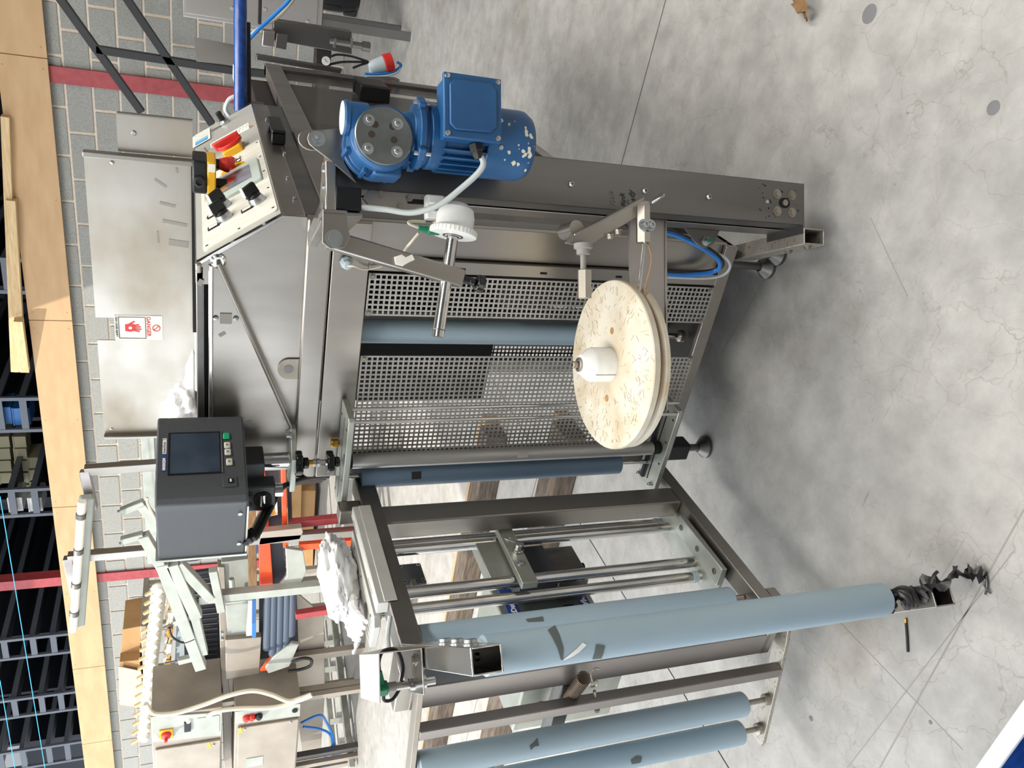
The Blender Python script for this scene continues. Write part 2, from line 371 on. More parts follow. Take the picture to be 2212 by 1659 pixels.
# lifting eye, round bar brace with its collar, small catch plate
ey = MB(); ring = [(-.765+.022*cos(t), 1.3705, 1.036+.020*sin(t)) for t in [pi*i/12 for i in range(13)]]
ey.prism([(-.743, 1.3705, 1.018)]+ring+[(-.787, 1.3705, 1.018)], (0, .004, 0)); eo = ey.build('lifting_eye', 'steel_worn', mach, .0006)
MB().cyl((-.765, 1.3698, 1.036), (-.765, 1.3708, 1.036), .009, n=20).build('eye_hole', 'steel_dark', eo)
b0, b1 = at(472, 570, Y=1.360), at(630, 925, Y=1.35)
MB().lathe(b0+V((0, .014, 0)), (0, -1, 0), [(.013, 0), (.013, .003), (.009, .006), (.006, .006)], 20).build('brace_collar', 'steel_bright', mach)
MB().tube([b0+V((0, .012, 0)), b0, b1], .0038, 10).build('brace_bar', 'steel', mach)
cp = at(488, 688, Y=1.3735); MB().box(cp-V((.010, .0015, .010)), cp+V((.010, .001, .010))).build('catch_plate', 'tape_grey', mach)
for dz in (-.017, .017): MB().lathe(cp+V((0, 0, dz)), (0, -1, 0), [(.005, 0), (.0045, .003), (.001, .004)], 12).build('screw', 'zinc', mach)
for i, (x, y, wd, hg, a) in enumerate(((540, 915, .016, .009, .3), (520, 905, .006, .012, 0), (480, 722, .006, .012, .6), (433, 610, .008, .012, 1.1))):
    p = at(x, y, Y=1.3737); c, s = cos(a), sin(a)
    MB().obox(p, (wd/2*c, 0, wd/2*s), (-hg/2*s, 0, hg/2*c), (0, .0006, 0)).build('tape_mark', 'tape_grey', mach)
# perforated screens: real bars around square holes
def screen(x0, x1, z0, z1, y, name, m, nx, nz, bw, par, th=.002):
    b = MB(); px, pz = (x1-x0)/nx, (z1-z0)/nz
    for i in range(nx+1): c = x0+i*px; b.box((c-bw/2, y, z0-bw/2), (c+bw/2, y+th, z1+bw/2))
    for k in range(nz+1): c = z0+k*pz; b.box((x0-bw/2, y+.0002, c-bw/2), (x1+bw/2, y+th-.0002, c+bw/2))
    o = b.build(name, m, par, smooth=False)
    for cx in (x0+.004, x1-.004):
        for cz in (z0+.006, z1-.004):
            MB().hexbolt((cx, y-.0005, cz), (0, -1, 0), .0042, .004).build('screw', 'steel_worn', o)
    return o
screen(-.640, -.558, .150, .902, YF-.003, 'perforated_screen', 'screen_metal', 8, 72, .0034, mach)
screen(-.972, -.730, .146, .902, YF-.003, 'perforated_screen', 'screen_metal', 24, 72, .0034, mach)
screen(-1.0, -.60, .12, .95, 1.84, 'rear_screen', 'steel_dark', 34, 72, .0040, mach)
# inner parts seen through the screens
MB().box((-.94, 1.54, .56), (-.50, 1.80, 1.0)).build('inner_dark_block', 'slot_black', mach)  # near-black block, sized to keep the interior behind the screens dark
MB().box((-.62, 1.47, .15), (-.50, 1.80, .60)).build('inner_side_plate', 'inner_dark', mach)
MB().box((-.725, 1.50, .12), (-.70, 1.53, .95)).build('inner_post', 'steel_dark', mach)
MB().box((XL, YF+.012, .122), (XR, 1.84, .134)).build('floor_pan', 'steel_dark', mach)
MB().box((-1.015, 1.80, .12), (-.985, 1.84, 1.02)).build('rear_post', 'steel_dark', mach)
ro = MB().cyl((-.703, 1.415, .235), (-.703, 1.415, .925), .0245, n=28).build('idler_roller', 'pvc_blue', mach)
MB().cyl((-.703, 1.415, .148), (-.703, 1.415, .236), .006, n=12).build('shaft', 'chrome', ro)
MB().lathe((-.703, 1.415, .148), (0, 0, 1), [(.014, 0), (.014, .012), (.009, .014)], 16).build('collar', 'steel_worn', ro)
# sloped desk at the right end: cross section in X-Z, running back along Y
SA = V((-.561, 1.38, 1.2)); SS = V((.098, 0, -.142)).normalized(); SN = V((.823, 0, .568)).normalized(); SY = V((0, 1, 0))
def sp(s, y, h=0.0): return V((SA.x, y, SA.z)) + SS*s + SN*h
desk = MB().prism([(-.561, 1.376, 1.2), (XR, 1.376, 1.058), (XR, 1.376, 1.019), (-.60, 1.376, 1.019), (-.60, 1.376, 1.2)], (0, YB-1.376, 0)).build('control_desk', 'steel', mach, .003)
MB().prism([sp(.003, 1.378, .0002), sp(.169, 1.378, .0002), sp(.169, YB-.003, .0002), sp(.003, YB-.003, .0002)], SN*.0006).build('desk_bright_skin', 'plate_metal', desk)  # lighter skin over the slope, its bright reflection put into the colour
dl = MB(); dl.prism([sp(.0, 1.372, .0015), sp(.172, 1.372, .0015), sp(.172, 1.385, .0015), sp(0, 1.385, .0015)], -SN*.006)
dl.build('desk_edge', 'steel_bright', desk, .001)
def rrect(s0, s1, y0, y1, r, h):
    pts = []
    for cs, cy, a in ((s1-r, y1-r, 0), (s0+r, y1-r, pi/2), (s0+r, y0+r, pi), (s1-r, y0+r, 1.5*pi)):
        for i in range(5): t = a+pi/2*i/4; pts.append(sp(cs+r*cos(t), cy+r*sin(t), h))
    return pts
pl = MB().prism(rrect(.018, .166, 1.405, 1.885, .008, .0009), SN*.0025).build('control_plate', 'plate_white', desk)
for s, y in ((.159, 1.868), (.159, 1.755), (.159, 1.65), (.159, 1.54), (.159, 1.425), (.026, 1.42), (.03, 1.56), (.09, 1.415)):
    MB().lathe(sp(s, y, .0025), SN, [(.0032, 0), (.0028, .0015), (.0004, .002)], 10).build('screw', 'steel_dark', pl)
dp = MB().prism(rrect(.034, .153, 1.60, 1.748, .005, .0025), SN*.007).build('display', 'bezel_green', pl, .001)
MB().prism(rrect(.056, .134, 1.632, 1.722, .001, .0095), SN*.0006).build('display_screen', 'screen_small', dp)
MB().prism([sp(.060, 1.636, .0102), sp(.085, 1.640, .0102), sp(.075, 1.665, .0102), sp(.098, 1.66, .0102), sp(.09, 1.69, .0102), sp(.064, 1.68, .0102)], SN*.0003).build('display_picture', 'cardboard', dp)
def selector(s, y, ang):
    k = MB().lathe(sp(s, y, .002), SN, [(.016, 0), (.016, .006), (.0135, .013), (.012, .013)], 24).build('selector_switch', 'zinc', pl)
    d = SS*cos(ang)+SY*sin(ang); e = SN.cross(d); g = MB()
    c = sp(s, y, .012)
    g.lathe(c, SN, [(.0125, 0), (.0125, .007), (.010, .009)], 20)
    g.prism([c-d*.015-e*.0055+SN*.005, c+d*.013-e*.0055+SN*.005, c+d*.013+e*.0055+SN*.005, c-d*.015+e*.0055+SN*.005], SN*.022)
    g.build('grip', 'black_plastic', k, .002)
    MB().prism([c-d*.016-e*.005+SN*.012, c-d*.016+e*.005+SN*.012, c-d*.0135+e*.005+SN*.0285, c-d*.0135-e*.005+SN*.0285], d*-.0012).build('pointer', 'white_plastic', k)
for s, y in ((.134, 1.495), (.066, 1.568), (.066, 1.503)): selector(s, y, .5)
for s, y in ((.105, 1.487), (.036, 1.556), (.036, 1.492)):
    lb = MB().prism([sp(s-.006, y-.007, .002), sp(s+.018, y-.007, .002), sp(s+.018, y+.009, .002), sp(s-.006, y+.009, .002)], SN*.0035).build('switch_label', 'black_plastic', pl, .0006)
    MB().prism([sp(s-.003, y-.004, .0055), sp(s+.014, y-.004, .0055), sp(s+.014, y+.006, .0055), sp(s-.003, y+.006, .0055)], SN*.0003).build('label_insert', 'paper', lb)
for dy in (0, .02): 
    lb = MB().prism([sp(.094, 1.80+dy, .002), sp(.116, 1.80+dy, .002), sp(.116, 1.815+dy, .002), sp(.094, 1.815+dy, .002)], SN*.003).build('switch_label', 'black_plastic', pl)
    for q in (0, .010): MB().prism([sp(.097+q, 1.802+dy, .005), sp(.105+q, 1.802+dy, .005), sp(.105+q, 1.812+dy, .005), sp(.097+q, 1.812+dy, .005)], SN*.0003).build('label_insert', 'paper', lb)
# main isolator: yellow body, red ring and handle
iso = MB().prism(rrect(.082, .126, 1.868, 1.945, .004, 0), SN*.018).build('main_switch', 'yellow', desk, .002)
rg = MB(); c = sp(.104, 1.907, .018); rg.lathe(c, SN, [(.030, 0), (.030, .008), (.023, .008), (.023, .002)], 28); rg.prism([c-SS*.032-SY*.006, c+SS*.028-SY*.006, c+SS*.028+SY*.006, c-SS*.036+SY*.006], SN*.018)
rg.build('switch_handle', 'red', iso, .0015)
c = sp(.062, 1.835, .001); k = MB().lathe(c, SN, [(.013, 0), (.013, .008), (.010, .012), (.009, .016)], 16).build('key_switch', 'black_plastic', desk)
MB().obox(c+SN*.034, SN*.018, SY*.006, SS*.0012).build('key', 'zinc', k)
c = sp(.095, 1.772, .002); yb = MB().lathe(c, SN, [(.028, 0), (.028, .003), (.012, .004)], 28).build('warning_disc', 'yellow', desk)
es = MB().lathe(c, SN, [(.009, .004), (.009, .012), (.015, .013), (.016, .020), (.012, .025), (.002, .026)], 24).build('stop_button', 'red', yb)
# small knob and printed strips on the rear of the desk
c = sp(.090, 2.195, .001); k = MB().lathe(c, SN, [(.014, 0), (.014, .005), (.010, .010)], 20).build('selector_switch', 'zinc', desk)
MB().lathe(c, SN, [(.008, .008), (.0075, .030), (.006, .032)], 14).build('grip', 'black_plastic', k, .001)
MB().prism([sp(.052, 2.180, .001), sp(.078, 2.180, .001), sp(.078, 2.192, .001), sp(.052, 2.192, .001)], SN*.002).build('switch_label', 'zinc', desk)
ls = MB().prism([sp(.045, 2.035, .001), sp(.150, 2.022, .001), sp(.150, 2.080, .001), sp(.045, 2.080, .001)], SN*.0004).build('label_strip', 'paper', desk)
for i in range(11):
    s = .049+i*.0093; MB().prism([sp(s, 2.037, .0015), sp(s+.0004, 2.037, .0015), sp(s+.0004, 2.071, .0015), sp(s, 2.071, .0015)], SN*.0002).build('rule_line', 'ink', ls)
    MB().prism([sp(s+.003, 2.062, .0015), sp(s+.005, 2.062, .0015), sp(s+.005, 2.067, .0015), sp(s+.003, 2.067, .0015)], SN*.0002).build('figure', 'ink', ls)
cl = MB().prism([sp(.161, 2.03, .001), sp(.149, 2.022, .001), sp(.149, 2.052, .001)], SN*.0005).build('curled_corner', 'tape_tan', ls)
# printed card standing on the desk's top edge
card = MB().prism([sp(-.004, 2.115, .003), sp(.048, 2.118, .003), sp(.048, 2.225, .003), sp(-.004, 2.222, .003)], SN*.001).build('info_card', 'paper', desk)
for q in range(3): MB().prism([sp(.004, 2.172+q*.018, .0041), sp(.044, 2.172+q*.018, .0041), sp(.044, 2.173+q*.018, .0041), sp(.004, 2.173+q*.018, .0041)], SN*.0002).build('rule_line', 'ink', card)
for a_, b_ in ((2.123, 2.145), (2.150, 2.158)): MB().prism([sp(.006, a_, .0041), sp(.042, a_, .0041), sp(.042, b_, .0041), sp(.006, b_, .0041)], SN*.0002).build('print_block', 'print_cyan', card)
# right end face with rail, handle, and the clear guard behind
rs = MB().box((XR-.012, 1.39, .985), (XR, YB, 1.02)).build('end_panel', 'steel_dark', mach, .001)
MB().box((XR-.03, 1.40, .935), (XR+.006, 2.86, .985)).build('guard_rail', 'steel_side', mach, .002)
hd = MB(); hx = XR+.001
hd.box((hx, 1.845, 1.012), (hx+.028, 1.862, 1.042)); hd.box((hx, 1.955, 1.012), (hx+.028, 1.972, 1.042)); hd.box((hx+.020, 1.845, 1.012), (hx+.032, 1.972, 1.042))
hd.build('pull_handle', 'black_plastic', mach, .003)
for y, z in ((2.08, 1.035), (1.78, 1.02), (1.60, 1.03), (1.47, 1.03)): MB().lathe((XR+.0005, y, z), (1, 0, 0), [(.004, 0), (.003, .003), (.001, .0035)], 10).build('rivet', 'zinc', mach)
gd = MB().box((XR-.008, 1.42, .335), (XR-.003, 2.80, .935)).build('clear_guard', 'poly', mach)
gp = MB(); gp.box((XR-.03, 2.80, .30), (XR+.004, 2.86, .985)); gp.build('guard_post', 'steel_dark', mach, .002)
MB().box((XR-.03, 1.40, .30), (XR+.004, 2.86, .335)).build('guard_rail', 'steel_side', mach, .002)
MB().box((XR-.03, 1.39, .12), (XR, 1.43, .935)).build('corner_post', 'steel_dark', mach, .002)
gh = MB(); 
for z in (.665, .735): gh.box((XR, 2.46, z-.006), (XR+.045, 2.58, z+.006))
gh.box((XR+.035, 2.46, .66), (XR+.047, 2.58, .74)); gh.box((XR, 2.455, .655), (XR+.045, 2.467, .745)); gh.box((XR, 2.573, .655), (XR+.045, 2.585, .745))
gh.build('guard_handle', 'black_plastic', mach, .004)
# dark backing and machinery behind the clear guard
MB().box((-.90, 1.86, .28), (-.66, 2.79, 1.0)).build('guard_dark_back', 'inner_dark', mach, .003)  # dark box added so the space behind the guard looks dark
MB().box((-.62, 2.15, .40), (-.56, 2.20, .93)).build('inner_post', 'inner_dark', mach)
bp_ = MB().box((-.657, 1.95, .66), (-.6545, 2.10, .80)).build('blue_badge', 'blue_label', mach)
tri = [(-.6535, 2.07, .775), (-.6535, 2.03, .735), (-.6535, 2.07, .695)]
for i in range(3): MB().bar(tri[i], tri[(i+1) % 3], .004, .001, (1, 0, 0)).build('badge_mark', 'white_print', bp_)
for i in range(3): MB().bar((-.6535, 2.04, .735), (-.6535, 2.066, .722+.012*i), .004, .001, (1, 0, 0)).build('badge_mark', 'white_print', bp_)
MB().box((-.505, 2.40, .62), (-.485, 2.46, .70)).build('red_block', 'red', mach, .003)
MB().box((-.505, 2.50, .72), (-.49, 2.54, .78)).build('red_block', 'red_dark', mach, .003)
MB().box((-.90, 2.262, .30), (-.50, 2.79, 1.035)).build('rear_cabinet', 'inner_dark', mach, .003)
# feet
def foot(x, y, zt, par, m='steel_dark', r=.028):
    f = MB().lathe((x, y, 0), (0, 0, 1), [(r, 0), (r, .008), (r*.8, .014), (.012, .026), (.011, .026)], 24).build('foot', m, par)
    MB().cyl((x, y, .02), (x, y, zt), .009, n=12).build('stem', 'steel_dark', f)
    return f
foot(-1.0, 1.384, .07, mach); foot(-.512, 1.388, .12, mach)
MB().box((-1.022, 1.362, .062), (-.978, 1.406, .121)).build('leg_sleeve', 'black_plastic', mach, .004)
foot(-1.0, 1.82, .12, mach); foot(-.85, 2.74, .30, mach)
# top-mounted lids standing open at the back edge
LY = 2.0
lid = thing('hinged_lid', (-.93, LY, 1.2), 'wide scuffed steel lid standing open with a notch and hand-hazard sticker', 'lid')
q = [at(180, 330, Y=LY), at(417, 345, Y=LY), at(425, 938, Y=LY), at(225, 938, Y=LY)]
zt = q[0].z; xl, xr = q[3].x, q[0].x
nx0, nx1 = at(230, 735, Y=LY).x, at(230, 686, Y=LY).x; nz = at(247, 700, Y=LY).z
MB().prism([(xr, LY, 1.203), (xr, LY, zt), (nx1, LY, zt), (nx1, LY, nz), (nx0, LY, nz), (nx0, LY, zt), (xl, LY, zt), (xl, LY, 1.203)], (0, .003, 0)).build('sheet', 'lid_steel', lid)
MB().box((xr-.004, LY-.022, 1.203), (xr+.008, LY+.003, zt)).build('folded_edge', 'steel', lid, .002)
MB().box((xl-.006, LY-.018, 1.203), (xl+.002, LY+.003, zt)).build('folded_edge', 'steel', lid, .002)
for x, y in ((242, 351), (241, 927)):
    p = at(x, y, Y=LY); MB().lathe(p, (0, -1, 0), [(.005, 0), (.004, .002), (.001, .003)], 12).build('rivet', 'zinc', lid)
for x, y, a, wd, hg in ((347, 396, .6, .03, .006), (362, 442, .2, .035, .007), (378, 482, .15, .055, .008), (386, 526, .1, .045, .016), (382, 368, 1.4, .012, .004), (341, 512, 1.55, .03, .004)):
    p = at(x, y, Y=LY-.0006); c, s = cos(a), sin(a)
    MB().obox(p, (-wd/2*s, 0, -wd/2*c), (hg/2*c, 0, -hg/2*s), (0, .0005, 0)).build('tape_remnant', 'tape_grey', lid)
st0, st1 = at(250, 733, Y=LY-.001), at(350, 683, Y=LY-.001)
sk = MB().box((st0.x, LY-.0015, st1.z), (st1.x, LY-.0003, st0.z)).build('hazard_sticker', 'paper', lid)
def stk(u, v): return V((st0.x+(st1.x-st0.x)*(1-u), LY-.0022, st1.z+(st0.z-st1.z)*(1-v)))   # u,v read on the upside-down sticker
wS, hS = st1.x-st0.x, st0.z-st1.z
for (a, b) in (((.06, .36), (.94, .36)), ((.94, .36), (.94, .92)), ((.94, .92), (.06, .92)), ((.06, .92), (.06, .36))):
    MB().bar(stk(a[0], 1-a[1]), stk(b[0], 1-b[1]), .0012, .0008, (0, 1, 0)).build('sticker_frame', 'ink', sk)
text('sticker_word', 'DANGER', .0155, stk(.92, .30)+V((0, 0, -.004)), (-1, 0, 0), (0, 0, -1), 'print_red', sk) if False else None
tw = text('sticker_word', 'DANGER', hS*.125, stk(.04, 1-.335), (-1, 0, 0), (0, 0, -1), 'print_red', sk)
text('sticker_line', 'CAN CAUSE INJURY', hS*.058, stk(.05, 1-.985), (-1, 0, 0), (0, 0, -1), 'ink', sk)
ring = MB(); c = stk(.5, 1-.13); 
for i in range(24):
    t0, t1 = 2*pi*i/24, 2*pi*(i+1)/24; ring.bar(c+V((cos(t0), 0, sin(t0)))*.0085, c+V((cos(t1), 0, sin(t1)))*.0085, .0018, .0006, (0, 1, 0))
ring.bar(c+V((-.006, 0, .006)), c+V((.006, 0, -.006)), .0018, .0006, (0, 1, 0)); ring.build('sticker_sign', 'print_red', sk)
hnd = MB(); c = stk(.5, 1-.68)
def sv(x, z): return c+V((x, 0, z))
hnd.prism([sv(-.009, .012), sv(.009, .012), sv(.012, -.002), sv(.008, -.010), sv(-.008, -.010), sv(-.011, 0)], (0, -.0006, 0))
for x0, x1, z1 in ((-.0075, -.010, -.021), (-.003, -.004, -.025), (.002, .003, -.024), (.0065, .009, -.020)): hnd.bar(sv(x0, -.008), sv(x1, z1), .0036, .0006, (0, 1, 0))
hnd.bar(sv(.010, .002), sv(.018, -.010), .0038, .0006, (0, 1, 0)); hnd.build('sticker_hand', 'print_red', sk)
MB().cyl(sv(0, 0)+V((0, -.0005, 0)), sv(0, 0)+V((0, -.0009, 0)), .0042, n=10).build('sticker_spot', 'paper', sk)
MB().box((-1.0, LY-.012, 1.197), (xr, LY-.002, 1.207)).build('lid_dark_gap', 'slot_black', lid)  # black strip put in for the dark gap under the lid
lid2 = thing('hinged_lid', (-.5, LY, 1.2), 'small plain steel lid with one hole, right of the stickered lid', 'lid')
a, b = at(250, 240, Y=LY), at(414, 258, Y=LY)
MB().box((xr+.010, LY+.002, 1.203), (b.x, LY+.005, a.z)).build('sheet', 'lid_steel', lid2)
MB().box((b.x-.003, LY-.012, 1.203), (b.x, LY+.004, a.z-.003)).build('folded_edge', 'steel', lid2)
p = at(289, 288, Y=LY); MB().lathe(p, (0, -1, 0), [(.0055, 0), (.004, .002), (.001, .002)], 12).build('rivet', 'zinc', lid2)
# emergency stop box hung at the back of the desk
eb = thing('emergency_stop_box', (-.52, 1.66, 1.165), 'yellow and black emergency stop box with two red mushroom buttons over the desk', 'switch')
MB().box((-.528, 1.66, 1.177), (-.462, 1.735, 1.204)).build('rear_shell', 'black_plastic', eb, .004)
MB().box((-.528, 1.66, 1.160), (-.462, 1.735, 1.177)).build('front_shell', 'yellow', eb, .003)
MB().lathe((-.503, 1.6595, 1.191), (0, -1, 0), [(.0125, 0), (.0125, .004), (.008, .006), (.007, .006), (.005, .002)], 6).build('cable_entry', 'black_rubber', eb)
for x, y, d_ in ((-.510, 1.682, .022), (-.480, 1.715, .008)):
    bt = MB().cyl((x, y, 1.161), (x, y, 1.160-d_), .010, n=18).build('button_neck', 'black_plastic', eb)
    MB().lathe((x, y, 1.161-d_), (0, 0, -1), [(.011, 0), (.012, .004), (.015, .012), (.0155, .017), (.013, .020), (.002, .021)], 22).build('button', 'red', bt)
MB().box((-.482, 1.6590, 1.162), (-.466, 1.6602, 1.175)).build('sticker', 'paper', eb)
# ================================================================== rack plates, feed rollers, coder display, portal frame
feed = thing('feed_roller_stand', (-.93, 1.31, .2), 'silver feed roller between two toothed rack plates beside the wide screen', 'roller stand')
def rack_plate(z, up):
    p = MB().prism([(-.822, 1.352, z), (-.820, 1.335, z), (-.82, 1.277, z), (-.825, 1.272, z), (-1.038, 1.272, z), (-1.05, 1.33, z), (-1.044, 1.352, z)], (0, 0, .012)).build('rack_plate', 'aluminium', feed, .0012)
    MB().box((-1.03, 1.3085, z+.0118), (-.84, 1.3125, z+.0126)).build('slot', 'slot_black' if not up else 'steel_dark', p)
    if not up:
        MB().box((-1.035, 1.322, z+.012), (-.83, 1.330, z+.018)).build('rack_bar', 'steel_dark', p)
        for i in range(62): MB().box((-1.034+i*.0033, 1.3205, z+.0165), (-1.0322+i*.0033, 1.3315, z+.0205)).build('tooth', 'far_dark', p, smooth=False)
    for x, y in ((-1.03, 1.284), (-.97, 1.284), (-.91, 1.284), (-.85, 1.284), (-1.03, 1.34), (-.85, 1.342)):
        MB().cyl((x, y, z+.0118), (x, y, z+.0124), .003, n=10).build('hole', 'slot_black', p)
    return p
lp = rack_plate(.190, False); up_ = rack_plate(.921, True)
for x, y in ((-1.033, 1.290), (-1.038, 1.343)): MB().socket((x, y, .202), (0, 0, 1), .0045, .008).build('socket_screw', 'zinc', lp)
SR = (-.937, 1.302)
sr = MB().lathe((*SR, .222), (0, 0, 1), [(.014, 0), (.0155, .004), (.0155, .03), (.016, .031), (.016, .665), (.0155, .666), (.0155, .69), (.014, .694)], 30).build('silver_roller', 'satin', feed)
for z in (.203, .912): MB().lathe((*SR, z), (0, 0, 1), [(.015, 0), (.015, .012)], 26).build('pinion', 'slot_black', sr)
MB().obox((-.930, 1.2868, .55), (.005, .002, 0), (0, 0, .012), (.0003, -.0008, 0)).build('worn_patch', 'tape_grey', sr)
for x, y in ((-.806, 1.287), (-.830, 1.279)): MB().cyl((x, y, .2), (x, y, .925), .0042, n=12).build('guide_rod', 'steel_bright', feed)
kp = V((SR[0], SR[1], .933))
def starknob(c, ax, par, r=.021):
    c, ax = V(c), V(ax).normalized(); a = ax.orthogonal().normalized(); b = ax.cross(a); pts = []
    for i in range(40):
        t = 2*pi*i/40; rr = r*(1+.12*cos(5*t)); pts.append(c+(a*cos(t)+b*sin(t))*rr)
    m = MB().prism(pts, ax*.014); m.lathe(c, ax, [(r*.5, -.012), (r*.5, 0)], 20)
    return m.build('star_knob', 'black_gloss', par, .003)
starknob(kp+V((0, 0, .016)), (0, 0, 1), feed); 
MB().lathe(kp+V((0, 0, .030)), (0, 0, 1), [(.006, 0), (.006, .012), (.008, .0125), (.008, .019), (.006, .0195), (.008, .020), (.008, .026), (.005, .026), (.005, .034)], 6).build('lock_nuts', 'chrome', feed)
MB().cyl(kp+V((0, 0, .055)), kp+V((0, 0, .066)), .0065, n=14).build('brass_spacer', 'brass', feed)
starknob(kp+V((0, 0, .076)), (0, 0, 1), feed, .023)
MB().box((-.928, 1.338, .934), (-.914, 1.352, .95)).build('brass_fitting', 'brass', feed, .003)
br = MB().cyl((-.992, 1.325, .285), (-.992, 1.325, .888), .0255, n=30).build('blue_roller', 'pvc_dark', feed)
MB().cyl((-.992, 1.325, .202), (-.992, 1.325, .93), .0055, n=12).build('shaft', 'chrome', br)
MB().obox((-.981, 1.3025, .775), (.007, .0034, 0), (0, 0, .010), (.0004, -.0008, 0)).build('tape_remnant', 'ink', br)

# ---- coder display box
ctl = thing('coder_controller', (-1.0, 1.33, 1.018), 'dark grey coder control box with touch screen on a steel post', 'controller')
PK = .92; NB = V((-.97*PK, 1.25*PK, EYE+(1.112-EYE)*PK)); D1 = V((.23, .97, 0)).normalized(); N1 = V((.97, -.23, 0)).normalized(); D2 = -N1; N2 = -D1
HB = .147
def cpt(a, b, z): return NB + (D1*a + D2*b + V((0, 0, z)))*PK
# rounded plan outline: screen face along D1, bulged corner, flat side panel along D2
out = [cpt(.222, .012, 0), cpt(.205, .002, 0), cpt(.185, 0, 0), cpt(.055, 0, 0), cpt(.046, -.004, 0), cpt(.02, -.006, 0), cpt(.004, -.001, 0), cpt(-.004, .010, 0), cpt(-.002, .022, 0), cpt(0, .034, 0), cpt(0, .18, 0), cpt(.222, .18, 0)]
bd = MB().prism(out, (0, 0, HB)).build('housing', 'printer_grey', ctl, .003)
bk = MB().prism([cpt(.21, .178, -.004), cpt(-.003, .178, -.004), cpt(-.003, .184, -.004), cpt(.225, .184, -.004)], (0, 0, HB+.008)).build('back_plate', 'aluminium', ctl)
MB().prism([cpt(0, .030, -.003), cpt(0, .18, -.003), cpt(.2, .18, -.003), cpt(.2, .03, -.003)], (0, 0, .003)).build('base_plate', 'aluminium', ctl)
def face(a0, a1, z0, z1, h0, h1, name, m, par, bev=0):
    o = [cpt(a0, 0, z0)+N1*h0, cpt(a1, 0, z0)+N1*h0, cpt(a1, 0, z1)+N1*h0, cpt(a0, 0, z1)+N1*h0]
    return MB().prism(o, N1*(h1-h0)).build(name, m, par, bev)
bz = face(.060, .168, .044, .139, -.001, .0012, 'screen_recess', 'black_plastic', bd)
face(.063, .164, .047, .135, .001, .0016, 'touch_screen', 'screen', bz)
face(.060, .168, .042, .0445, .0, .002, 'screen_lip', 'zinc', bz)
face(.1455, .162, .027, .040, 0, .004, 'green_key', 'green', bd, .002)
for i, (a0, a1, z0) in enumerate(((.121, .137, .0265), (.103, .119, .026), (.077, .094, .024))):
    k = face(a0, a1, z0, z0+.012, 0, .004, 'key', 'key_grey', bd, .002); face(a0+.006, a1-.006, z0+.004, z0+.008, .004, .0043, 'key_mark', 'ink_faint', k)
lg = face(.070, .114, .142, .149, 0, .0006, 'maker_badge', 'blue_label', bd); lw = face(.114, .154, .142, .149, 0, .0006, 'model_badge', 'white_plastic', bd)
text('badge_word', 'MARKEM', .0069, cpt(.0725, 0, .1432)+N1*.0009, D1, (0, 0, 1), 'white_print', lg, .0002, shear=.2, bold=.0002)
text('badge_word', 'SmartDate', .0061, cpt(.1155, 0, .1438)+N1*.0009, D1, (0, 0, 1), 'ink_faint', lw, .0002)
text('badge_word', '5', .0065, cpt(.149, 0, .1436)+N1*.0009, D1, (0, 0, 1), 'print_red', lw, .0002)
us = [cpt(.046, -.0035, .018), cpt(.020, -.0065, .018), cpt(.020, -.0065, .044), cpt(.046, -.0035, .044)]
up2 = MB().prism([p+N1*.0005 for p in us], N1*.0015).build('port_panel', 'printer_grey', bd, .001)
MB().prism([cpt(.040, -.006, .024)+N1*.001, cpt(.028, -.0075, .024)+N1*.001, cpt(.028, -.0075, .034)+N1*.001, cpt(.040, -.006, .034)+N1*.001], N1*.0008).build('port', 'slot_black', up2)
MB().prism([cpt(.038, -.006, .028)+N1*.0018, cpt(.030, -.0075, .028)+N1*.0018, cpt(.030, -.0075, .031)+N1*.0018, cpt(.038, -.006, .031)+N1*.0018], N1*.0004).build('port_tongue', 'white_plastic', up2)
for b in (.05, .145): MB().lathe(cpt(0, b, .012), N2, [(.0042, -.001), (.004, .002), (.001, .003)], 12).build('screw', 'zinc', bd)
dsh = MB().lathe(cpt(.06, .17, .10), D2, [(.055, .012), (.055, .022)], 30)   # swivel drum behind
dsh.build('swivel_drum', 'black_plastic', ctl)
# swivel clamp, post and bracket under it
pc = V((-.951, 1.335, 0))
MB().cyl((pc.x, pc.y, 1.03), (pc.x, pc.y, 1.118), .0155, n=28).build('post', 'chrome', ctl)
MB().box((-.972, 1.29, 1.080), (-.925, 1.35, 1.119)).build('clamp_upper', 'dark_face', ctl, .002)
cb = MB().obox((-.990, 1.283, 1.089), N1*.0+V((.029, .0, 0)), (0, .018, 0), (0, 0, .028)).build('clamp_block', 'dark_face', ctl, .003)
MB().cyl((-.990, 1.2645, 1.084), (-.990, 1.262, 1.084), .017, n=28).build('clamp_bore', 'slot_black', cb)
MB().cyl((-.985, 1.285, 1.046), (-.985, 1.285, 1.066), .0135, n=24).build('stub_post', 'chrome', ctl)
MB().cyl((-1.003, 1.2635, 1.084), (-.977, 1.2635, 1.084), .006, n=14).build('clamp_bolt', 'chrome', cb)
for dx in (-.006, .020): MB().socket((-.997+dx, 1.265, 1.109), (0, -1, 0), .004, .001).build('socket_screw', 'black_plastic', cb)
bkt = MB().prism([(-.885, 1.362, 1.019), (-.885, 1.345, 1.019), (-.93, 1.305, 1.019), (-1.008, 1.305, 1.019), (-1.008, 1.362, 1.019)], (0, 0, .011)).build('bracket', 'aluminium', ctl, .0015)
for y in (1.348, 1.335): MB().socket((-.893, y, 1.030), (0, 0, 1), .0045, .008).build('socket_screw', 'zinc', bkt)
